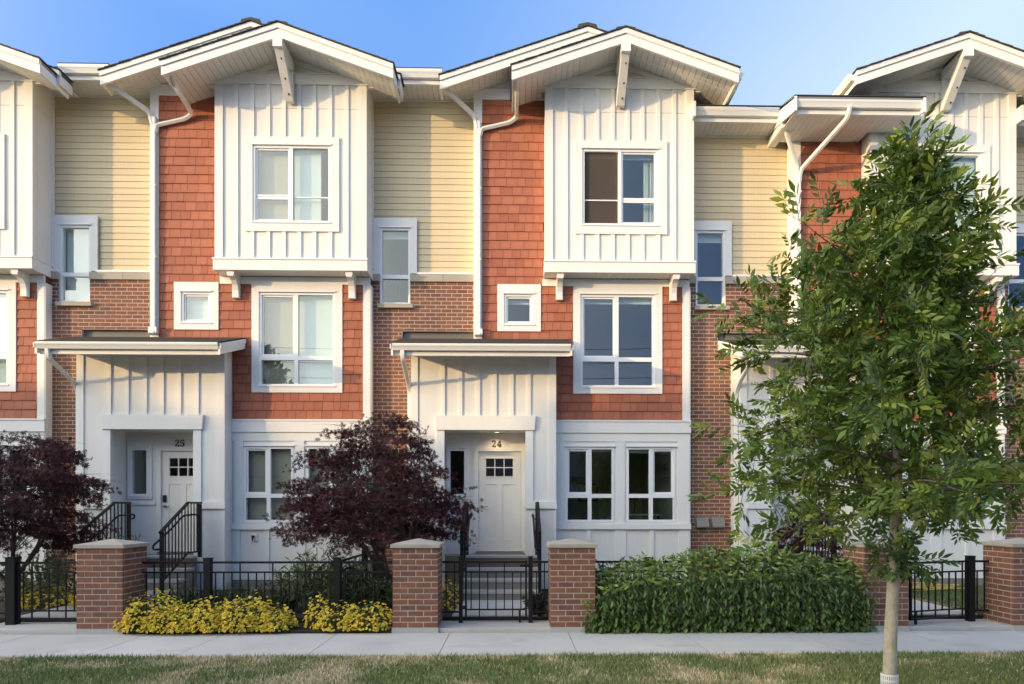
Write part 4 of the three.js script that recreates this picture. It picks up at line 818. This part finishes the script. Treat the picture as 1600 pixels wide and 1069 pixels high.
function maple(label, x, d, s, cx, nC, w) {
  const t = thing('japanese_maple', label, 'tree', [x, Y_YARD - 0.03, -d], 'dark maples'), list = [], br = [];
  const fork = V(0.02, 0.42 * s, 0); mesh(t, 'trunk', limb([V(0, -0.02, 0), V(-0.02, 0.2 * s, 0.01), fork], 0.055 * s, 0.045 * s, 10), M.mapleBark);
  const stems = []; for (let i = 0; i < 7; i++) { const a = i / 7 * 6.283 + R(-0.3, 0.3), e = V(Math.cos(a) * w * 0.55 + cx * 0.5, (1.35 + R(0, 0.7)) * s, Math.sin(a) * w * 0.5), mid = fork.clone().lerp(e, 0.5).add(V(Math.cos(a) * 0.12, -0.05, Math.sin(a) * 0.1)); br.push(limb([fork, mid, e], 0.03 * s, 0.012 * s, 7)); stems.push([mid, e]); }
  for (let i = 0; i < nC; i++) {
    const a = R(0, 6.283), lobe = 1 + 0.16 * Math.sin(2.3 * a + x) + 0.12 * Math.sin(5.1 * a + 2 * x), rr = Math.pow(rnd(), 0.45) * lobe, el = rnd(), px = Math.cos(a) * rr * w + cx, pz = Math.sin(a) * rr * w * 0.85;
    const topY = (1.15 + 2.0 * Math.sqrt(Math.max(0, 1 - rr * rr * 0.85))) * s, lowY = (0.92 + 0.26 * rr + 0.14 * Math.sin(3 * a)) * s, y = lowY + (topY - lowY) * Math.pow(el, 0.85);
    const c = V(px, y, pz), st = pick(stems), root = (rnd() < 0.5 ? st[0] : st[1]).clone(), m = root.clone().lerp(c, 0.55).add(V(0, 0.12, 0)); br.push(limb([root, m, c], 0.007 * s, 0.002, 4));
    const out = V(px - cx, 0, pz).normalize(), cr = R(0.17, 0.34) * s, nl = Math.round(R(54, 88));
    for (let k = 0; k < nl; k++) {
      const u = R(-1, 1), v = R(-1, 1), f = Math.hypot(u, v); if (f > 1) continue;
      const side = V(-out.z, 0, out.x), p = c.clone().addScaledVector(out, u * cr * 1.25).addScaledVector(side, v * cr).add(V(0, R(-0.06, 0.06) * s - 0.28 * cr * (u + 1) * (u + 1) * 0.5 - 0.12 * cr * v * v, 0));
      const dir = out.clone().multiplyScalar(0.8).add(V(R(-0.7, 0.7), R(-0.9, 0.1), R(-0.7, 0.7)));
      list.push([mtx(p, dir, R(-1.2, 1.2), R(0.052, 0.078)), rnd() < 0.18 ? tone(0.12, 0.022, 0.026, 0.3) : tone(0.050, 0.0135, 0.017, 0.38)]);
    }
    for (let k = 0; k < 3; k++) { const e = c.clone().addScaledVector(out, R(0.2, 1.2) * cr).add(V(R(-0.2, 0.2), R(-0.05, 0.06), R(-0.2, 0.2))); br.push(limb([c, c.clone().lerp(e, 0.5).add(V(0, 0.02, 0)), e], 0.003, 0.001, 3)); }
  }
  for (let k = 0; k < 58; k++) {                                          // shoots that stick out of the dome
    const a = R(0, 6.283), up = rnd() < 0.55, b = up ? V(Math.cos(a) * w * R(0.1, 0.7) + cx, R(2.2, 2.75) * s, Math.sin(a) * w * 0.6) : V(Math.cos(a) * w * 0.9 + cx, R(1.2, 2.0) * s, Math.sin(a) * w * 0.6), e = b.clone().add(up ? V(R(-0.15, 0.15), R(0.25, 0.55), R(-0.1, 0.1)) : V(Math.sign(Math.cos(a)) * R(0.15, 0.5), R(-0.2, 0.25), R(-0.2, 0.2))).sub(V(0, 0.1, 0));
    br.push(limb([b, b.clone().lerp(e, 0.5), e], 0.004, 0.001, 3));
    for (let m = 0; m < 13; m++) list.push([mtx(b.clone().lerp(e, m / 12).add(V(R(-0.03, 0.03), R(-0.03, 0.02), R(-0.03, 0.03))), V(R(-1, 1), R(-0.7, 0.3), R(-1, 1)), R(0, 6), R(0.05, 0.075)), tone(0.055, 0.015, 0.018, 0.35)]);
  }
  mesh(t, 'branches', join(br), M.mapleTwig);
  scatter(t, 'crown', MAPLE, mapleMat, list, 'stuff');
}
maple('dark purple maple between the ground floor windows and door number 24', -2.02, 11.15, 1.02, -0.24, 240, 1.42);
maple('dark purple maple at the left edge in front of brick and door 25', -8.02, 11.0, 0.95, -0.02, 215, 1.32);
maple('small dark purple maple half hidden behind the street tree', 4.95, 11.2, 0.55, 0, 50, 0.55);

// leafy hedge of upright stems with hanging pointed leaves
{
  const h = thing('hedge', 'dense green hedge of pointed leaves spilling onto the pavement', 'hedge', [0, 0, 0]);
  const geo = leafG(0.108, 0.036, 0.22, 0.35), geo2 = leafG(0.115, 0.066, 0.15, 0.3), A = [], B = [], st = [];
  for (let x = 1.0; x < 4.98; x += 0.05) for (let r = 0; r < 7; r++) {
    const px = x + R(-0.03, 0.03), dep = 9.265 + r * 0.1 + R(-0.03, 0.03), rise = Math.min(1, (px - 1.05) / 0.85), bulge = 0.055 * Math.sin(px * 2.1 + 0.6) + 0.045 * Math.sin(px * 5.3) + 0.03 * Math.sin(px * 11.7 + r);
    if (px < 1.19 && r > 0) continue;
    if (px < 1.16 && rnd() < 0.35) continue;
    const H = (px < 1.16 ? 0.72 : 1) * (0.66 + 0.34 * rise * rise * (3 - 2 * rise) + bulge) * (r === 0 ? 0.76 : r === 1 ? 0.9 : r === 2 ? 0.97 : 1.0) + R(-0.05, 0.04) - (px > 4.4 ? (px - 4.4) * 0.12 : 0);
    const lean = V(R(-0.08, 0.08), 1, r < 2 ? 0.05 : R(-0.04, 0.06)), base = V(px, 0.03, -dep), tip = base.clone().addScaledVector(lean, H); st.push(bar(base, tip, 0.005));
    const n = r < 2 ? 25 : 13, from = r < 2 ? 0.04 : 0.45;
    for (let k = 0; k < n; k++) {
      const q = from + (1 - from) * k / (n - 1), p = base.clone().lerp(tip, q), a = R(0, 6.28), topish = q > 0.86, face = r < 2 && !topish ? V(R(-0.8, 0.8), 0, 1) : V(Math.cos(a), 0, Math.sin(a));
      const dir = face.normalize().multiplyScalar(topish ? 0.8 : 0.42).add(V(R(-0.2, 0.2), topish ? R(-0.1, 0.7) : R(-1.1, -0.45), R(-0.1, 0.1)));
      const low = q < 0.3 && r < 2;
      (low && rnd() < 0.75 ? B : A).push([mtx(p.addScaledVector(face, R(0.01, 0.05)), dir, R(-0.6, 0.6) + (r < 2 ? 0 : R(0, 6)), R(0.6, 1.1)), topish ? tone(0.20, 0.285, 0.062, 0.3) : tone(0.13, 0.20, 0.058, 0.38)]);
    }
  }
  mesh(h, 'stems', join(st), leafMat(0.07, 0.11, 0.03, 0.6, 0.1)).userData.kind = 'stuff';
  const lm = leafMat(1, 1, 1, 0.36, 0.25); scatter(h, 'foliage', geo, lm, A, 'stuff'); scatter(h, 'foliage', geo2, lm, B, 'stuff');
}
// yellow daisies
{
  const petals = []; for (let i = 0; i < 8; i++) { const a = i / 8 * 6.283; petals.push(place(leafG(0.019, 0.011, -0.1, 0.25), V(0, 0, 0), V(Math.cos(a), 0.18, Math.sin(a)), 0)); }
  const petalG = join(petals), eyeG = new THREE.SphereGeometry(0.0052, 8, 5).scale(1, 0.6, 1), green = leafG(0.05, 0.008, 0.2, 0.3);
  const ym = leafMat(0.88, 0.70, 0.075, 0.6, 0.2), em = std(C(0.40, 0.22, 0.02), 0.9), gm = leafMat(1, 1, 1, 0.6, 0.25), sm = leafMat(0.07, 0.11, 0.03, 0.6, 0.2);
  function clump(label, mounds, group = 'clumps of yellow flowers', dens = 1) {
    const t = thing('flower_clump', label, 'flowers', [0, 0, 0], group), F = [], E = [], G = [], st = [];
    for (const [cx, cd, rx, rz, h] of mounds) {
      const n = Math.round(3000 * rx * (rz + h) * dens);
      for (let i = 0; i < n; i++) {
        const a = R(0, 6.283), u = Math.pow(rnd(), 0.55), ph = Math.acos(1 - u * 0.98), nx = Math.sin(ph) * Math.cos(a), ny = Math.cos(ph), nz = Math.sin(ph) * Math.sin(a), k = R(0.86, 1.06) * (1 + 0.10 * Math.sin(5 * a + cx * 9) + 0.07 * Math.sin(11 * a));
        const p = V(cx + nx * rx * k, 0.04 + ny * h * k, -cd + nz * rz * k), s = R(0.95, 1.45), up = V(nx * 0.5 + R(-0.35, 0.35), 0.65 + ny * 0.4, nz * 0.5 + 0.25 + R(-0.3, 0.3)), m = mtx(p, up, R(0, 6.28), s);
        if (p.y < 0.03) continue;
        F.push([m, tone(1, 1, 1, 0.16)]); E.push([m]); if (i % 3 === 0) st.push(bar(V(cx + nx * rx * 0.6, 0.03, -cd + nz * rz * 0.6), p, 0.0025));
      }
      for (let i = 0; i < n * 1.3; i++) { const a = R(0, 6.283), u = rnd(), ph = Math.acos(1 - u), k = R(0.45, 0.95), p = V(cx + Math.sin(ph) * Math.cos(a) * rx * k, 0.03 + Math.cos(ph) * h * k, -cd + Math.sin(ph) * Math.sin(a) * rz * k); G.push([mtx(p, V(R(-1, 1), R(-0.1, 1), R(-1, 1)), R(0, 6), R(0.7, 1.3)), tone(0.05, 0.085, 0.025, 0.3)]); }
    }
    scatter(t, 'petals', petalG, ym, F, 'stuff'); scatter(t, 'flower_eyes', eyeG, em, E, 'stuff'); scatter(t, 'leaves', green, gm, G, 'stuff'); mesh(t, 'stems', join(st), sm).userData.kind = 'stuff';
  }
  clump('wide mound of yellow flowers beside the brick pillar of number 25', [[-4.98, 9.47, 0.5, 0.3, 0.50], [-4.6, 9.36, 0.4, 0.24, 0.36], [-4.15, 9.42, 0.40, 0.27, 0.44], [-3.68, 9.43, 0.44, 0.28, 0.47], [-3.3, 9.45, 0.30, 0.25, 0.34]]);
  clump('smaller mound of yellow flowers left of the closed gate pillar', [[-2.72, 9.54, 0.17, 0.14, 0.46], [-2.38, 9.46, 0.34, 0.24, 0.36], [-1.98, 9.43, 0.34, 0.25, 0.38]], undefined, 0.62);
  clump('yellow flowers behind the gate at the left edge', [[-7.6, 11.2, 0.5, 0.3, 0.42], [-6.7, 11.0, 0.35, 0.3, 0.38], [-6.25, 10.8, 0.3, 0.25, 0.4]], undefined, 0.45);
  clump('few yellow flowers just behind the closed gate', [[-1.0, 10.7, 0.22, 0.25, 0.62]], undefined, 0.3);
}
// garden shrubs behind the fences
{
  const lanc = leafG(0.14, 0.024, 0.2, 0.25), blade = leafG(0.42, 0.02, 0.25, 0.55), oval = leafG(0.075, 0.035, 0.15, 0.25), gm = leafMat(1, 1, 1, 0.45, 0.25);
  function shrub(label, x, d, w, dp, h, n, geo, col, erect = 0.7, y = Y_YARD - 0.04) {
    const t = thing('garden_shrub', label, 'shrub', [x, y, -d], 'garden shrubs'), L = [], st = [];
    for (let i = 0; i < n; i++) {
      const u = R(-1, 1), v = R(-1, 1), hh = h * (1 - 0.35 * u * u - 0.2 * v * v) * R(0.7, 1.08), b = V(u * w * 0.75, 0, v * dp * 0.8), e = V(u * w + R(-0.08, 0.08), hh, v * dp + R(-0.08, 0.08)); st.push(bar(b, e, 0.006));
      for (let k = 0; k < 18; k++) { const q = 0.18 + 0.82 * k / 17, p = b.clone().lerp(e, q), a = R(0, 6.28); L.push([mtx(p, V(Math.cos(a), erect * R(0.3, 1.6), Math.sin(a)), R(0, 6), R(0.7, 1.2)), tone(...col, 0.3)]); }
    }
    scatter(t, 'foliage', geo, gm, L, 'stuff'); mesh(t, 'stems', join(st), M.twig).userData.kind = 'stuff';
  }
  shrub('narrow leaved green shrub below the dark maple behind the fence', -2.95, 10.7, 0.75, 0.4, 0.92, 110, lanc, [0.075, 0.13, 0.035]);
  shrub('loose green shrub behind the gate at the left edge', -7.7, 11.6, 0.9, 0.5, 0.95, 90, oval, [0.11, 0.17, 0.045]);
  shrub('tall feathery shrub between the left maple and the brick wall', -6.95, 12.2, 0.35, 0.3, 1.15, 45, lanc, [0.10, 0.155, 0.045]);
  shrub('green shrub between hedge pillar and the wall of number 24', 1.35, 10.2, 0.3, 0.2, 0.72, 34, lanc, [0.05, 0.085, 0.025]);
  shrub('low dark leaved plant at the foot of the gate post', 0.36, 10.05, 0.13, 0.12, 0.42, 26, oval, [0.022, 0.03, 0.018], 0.2);
  shrub('low shrub in front of the side fence behind the flowers', -2.1, 10.35, 0.4, 0.25, 0.55, 50, lanc, [0.04, 0.075, 0.02]);
  function grasses(label, x, d, w, dp, n, s = 1) {
    const t = thing('ornamental_grass', label, 'grass', [x, Y_YARD - 0.03, -d], 'arching grasses'), L = [];
    for (let i = 0; i < n; i++) { const a = R(0, 6.28); L.push([mtx(V(R(-w, w), 0, R(-dp, dp)), V(Math.cos(a) * 0.45, 1, Math.sin(a) * 0.45), R(0, 6), R(0.6, 1.15) * s), tone(0.06, 0.10, 0.03, 0.3)]); }
    scatter(t, 'blades', blade, gm, L, 'stuff');
  }
  grasses('arching green leaves between the steps of number 25 and the fence', -4.75, 10.5, 0.55, 0.3, 260);
  grasses('tuft of arching leaves in front of the shrub and fence', -3.9, 10.4, 0.55, 0.3, 260, 0.95);
}
// coiled yellow hose against the wall of the third house
{
  const h = thing('garden_hose', 'coiled yellow garden hose lying by the wall behind the half open gate', 'hose', [7.9, Y_YARD + 0.01, -12.9]), pts = [];
  for (let i = 0; i < 110; i++) { const a = i * 0.42, q = Math.floor(a / 6.283), r = 0.40 + 0.13 * Math.sin(q * 2.7) + 0.03 * Math.sin(i * 0.9); pts.push(V(Math.cos(a) * r * 1.4 + 0.22 * Math.sin(q * 1.9), 0.014 + 0.011 * q + 0.035 * Math.max(0, Math.sin(a * 1.5 + q * 2.1)), Math.sin(a) * r * 0.6 + 0.08 * Math.cos(q * 3.1))); }
  mesh(h, 'coil', new THREE.TubeGeometry(new THREE.CatmullRomCurve3(pts), 800, 0.0085, 6), M.hose);
}
// grass of the verge
{
  const bl = (() => { const g = new THREE.BufferGeometry(); g.setAttribute('position', new THREE.Float32BufferAttribute([-0.0022, 0, 0, 0.0022, 0, 0, 0.0016, 0.025, 0.004, -0.0016, 0.025, 0.004, 0, 0.05, 0.016], 3)); g.setIndex([0, 1, 2, 0, 2, 3, 3, 2, 4]); g.computeVertexNormals(); return g; })();
  const patch = (x, z) => { const a = fbm(x / 9 + 5, z / 9 + 5, 9, 4), b = fbm(x / 9 + 2.3, z / 9 + 7.1, 26, 3); return Math.min(1, Math.max(0, (0.62 * a + 0.38 * b - 0.40) * 6.5 + 0.05 * x)); };
  const L = []; 
  for (let i = 0; i < 110000; i++) {
    const d = 5.9 + Math.pow(rnd(), 0.8) * 1.99, x = R(-1, 1) * (d * 0.80 + 0.4), gq = patch(x, d), edge = d > 7.8, a = R(0, 6.28), lean = R(0.15, 0.95);
    const green = rnd() < gq * 0.8 + 0.06;
    L.push([mtx(V(x, -0.014, -d), V(Math.cos(a) * lean, 1, Math.sin(a) * lean), R(0, 6), V(R(1.0, 2.2), R(0.6, 1.25) * (edge ? 1.15 : 1) * (green ? 1.1 : 0.85), 1)), green ? tone(0.16, 0.205, 0.06, 0.5) : tone(0.58, 0.47, 0.29, 0.45)]);
  }
  const g = new THREE.Group(); g.name = 'grass'; g.userData = { kind: 'stuff', label: 'short patchy grass of the verge, partly dried to straw', category: 'grass' }; scene.add(g);
  scatter(g, 'blades', bl, std(C(1, 1, 1), 0.8, { side: THREE.DoubleSide }), L, 'stuff');
  const lawn = []; for (let i = 0; i < 26000; i++) { const d = R(10.2, 13.4), x = R(7.0, 10.5), a = R(0, 6.28), lean = R(0.1, 0.7); lawn.push([mtx(V(x, Y_YARD + 0.008, -d), V(Math.cos(a) * lean, 1, Math.sin(a) * lean), R(0, 6), R(0.8, 1.3)), tone(0.07, 0.12, 0.03, 0.3)]); }
  const g2 = new THREE.Group(); g2.name = 'grass_001'; g2.userData = { kind: 'stuff', label: 'green front lawn behind the half open gate', category: 'grass' }; scene.add(g2);
  scatter(g2, 'blades', bl, std(C(1, 1, 1), 0.8, { side: THREE.DoubleSide }), lawn, 'stuff');
  // clover heads
  const cl = thing('clover_patch', 'scattered white clover heads in the grass right of the tree trunk', 'clover'), K = [];
  const head = new THREE.SphereGeometry(0.008, 7, 5);
  for (let i = 0; i < 34; i++) { const d = R(6.55, 7.55); K.push([mtx(V(R(4.35, 5.6), R(0.02, 0.045), -d), V(0, 1, 0), 0, R(0.6, 1.2)), null]); }
  scatter(cl, 'flower_heads', head, std(C(0.52, 0.51, 0.42), 0.9), K, 'stuff');
}

// ------------------------------------------------------------------ the other side of the street: its roofs and trees shade the ground floors and show in the glass
{
  const wallM = [std(C(0.45, 0.42, 0.36), 0.9), std(C(0.30, 0.29, 0.28), 0.9), std(C(0.5, 0.5, 0.48), 0.9)], roofM = std(C(0.09, 0.085, 0.085), 0.95), winM = std(C(0.05, 0.06, 0.07), 0.15);
  const cols = ['beige', 'grey', 'white'];
  for (let i = 0; i < 6; i++) {
    const x = -72 + i * 8.6, k = i % 3, h = thing('opposite_house', cols[k] + ' three storey house in the row across the street', 'house', [x, 0, 11.5], 'houses across the street');
    const e = 8.3 + 0.35 * Math.sin(i * 2.3), r = e + 2.55;
    mesh(h, 'wall', polyX([[0, -0.1], [-9, -0.1], [-9, e], [-4.5, r - 0.15], [0, e]], 0, 7.9), wallM[k]);
    for (const s of [0, 1]) mesh(h, 'roof', polyX(s ? [[0.5, e - 0.25], [-4.5, r], [-4.5, r + 0.14], [0.5, e - 0.11]] : [[-9.5, e - 0.25], [-4.501, r], [-4.501, r + 0.14], [-9.5, e - 0.11]], -0.25, 8.15), roofM);
    for (let f = 0; f < 3; f++) for (const wx of [1, 3.3, 5.6]) bx(h, 'window', winM, wx, wx + 1.3, 0.9 + f * 2.6, 2.3 + f * 2.6, -0.01 + 0.0, 0.03);
  }
  for (let i = 0; i < 5; i++) {
    const x = -21 + i * 9.4, k = (i + 1) % 3, h = thing('opposite_cottage', ['beige', 'grey', 'white'][k] + ' low house straight across the street', 'house', [x, 0, 12], 'low houses across the street');
    mesh(h, 'wall', polyX([[0, -0.1], [-8, -0.1], [-8, 3.6], [-4, 5.6], [0, 3.6]], 0, 8.2), wallM[k]);
    for (const q of [0, 1]) mesh(h, 'roof', polyX(q ? [[0.5, 3.4], [-4, 5.7], [-4, 5.84], [0.5, 3.54]] : [[-8.5, 3.4], [-4.001, 5.7], [-4.001, 5.84], [-8.5, 3.54]], -0.3, 8.5), roofM);
    for (const wx of [0.9, 5.4]) bx(h, 'window', winM, wx, wx + 1.8, 0.9, 2.4, -0.01, 0.03);
    bx(h, 'door', M.brownRiser, 3.6, 4.55, 0, 2.1, -0.01, 0.03);
  }
  const clumpL = []; const tuft = []; const lf = leafG(0.3, 0.16, 0.2, 0.3); for (let i = 0; i < 7; i++) tuft.push(place(lf, rdir().multiplyScalar(0.12), rdir(), R(0, 6)));
  for (let i = 0; i < 900; i++) { const dd = rdir(), q = Math.cbrt(R(0.12, 1)); clumpL.push([mtx(V(dd.x * 2.1 * q, 6.6 + dd.y * 3.0 * q, dd.z * 2.1 * q), rdir(), R(0, 6), R(0.8, 1.4)), tone(0.06, 0.10, 0.03, 0.3)]); }
  const t0 = new THREE.Group(); mesh(t0, 'trunk', limb([V(0, -0.1, 0), V(0.05, 2, 0), V(0, 4.5, 0.05), V(0.05, 8, 0)], 0.16, 0.04, 9), M.bark); scatter(t0, 'crown', join(tuft), leafMat(1, 1, 1, 0.6, 0.3), clumpL, 'stuff');
  const xs = [-66, -58.5, -52, -47.5, -41, -36.2, -29, -13.5, -3.5, 10.5];
  xs.forEach((x, i) => { const t = i ? t0.clone() : t0; t.name = numbered('opposite_tree'); scene.add(t); t.position.set(x, 0, 8 + 0.6 * Math.sin(i * 1.7)); t.rotation.y = i * 1.3; const s = 0.95 + 0.13 * Math.sin(i * 2.9); t.scale.set(s, s, s); t.userData = { label: 'leafy tree in the row across the street', category: 'tree', group: 'trees across the street' }; });
  const pw = thing('power_line', 'overhead power lines on poles along the far side of the street', 'power line', [0, 0, 4.6]);
  for (const x of [-60, -22, 16, 54]) mesh(pw, 'pole', limb([V(x, -0.2, 0), V(x, 5, 0), V(x, 10.2, 0)], 0.14, 0.1, 8), M.twig);
  for (const [y, z] of [[9.6, 0], [9.0, 0.3], [8.2, -0.2]]) for (const x of [-60, -22, 16]) mesh(pw, 'wire', limb([0, 0.25, 0.5, 0.75, 1].map((q) => V(x + 38 * q, y - 0.9 * 4 * q * (1 - q) * 0.6, z)), 0.012, 0.012, 4), M.black);
}

scene.traverse((o) => { if (o.isMesh) { o.castShadow = true; o.receiveShadow = true; } });
renderer.render(scene, camera);
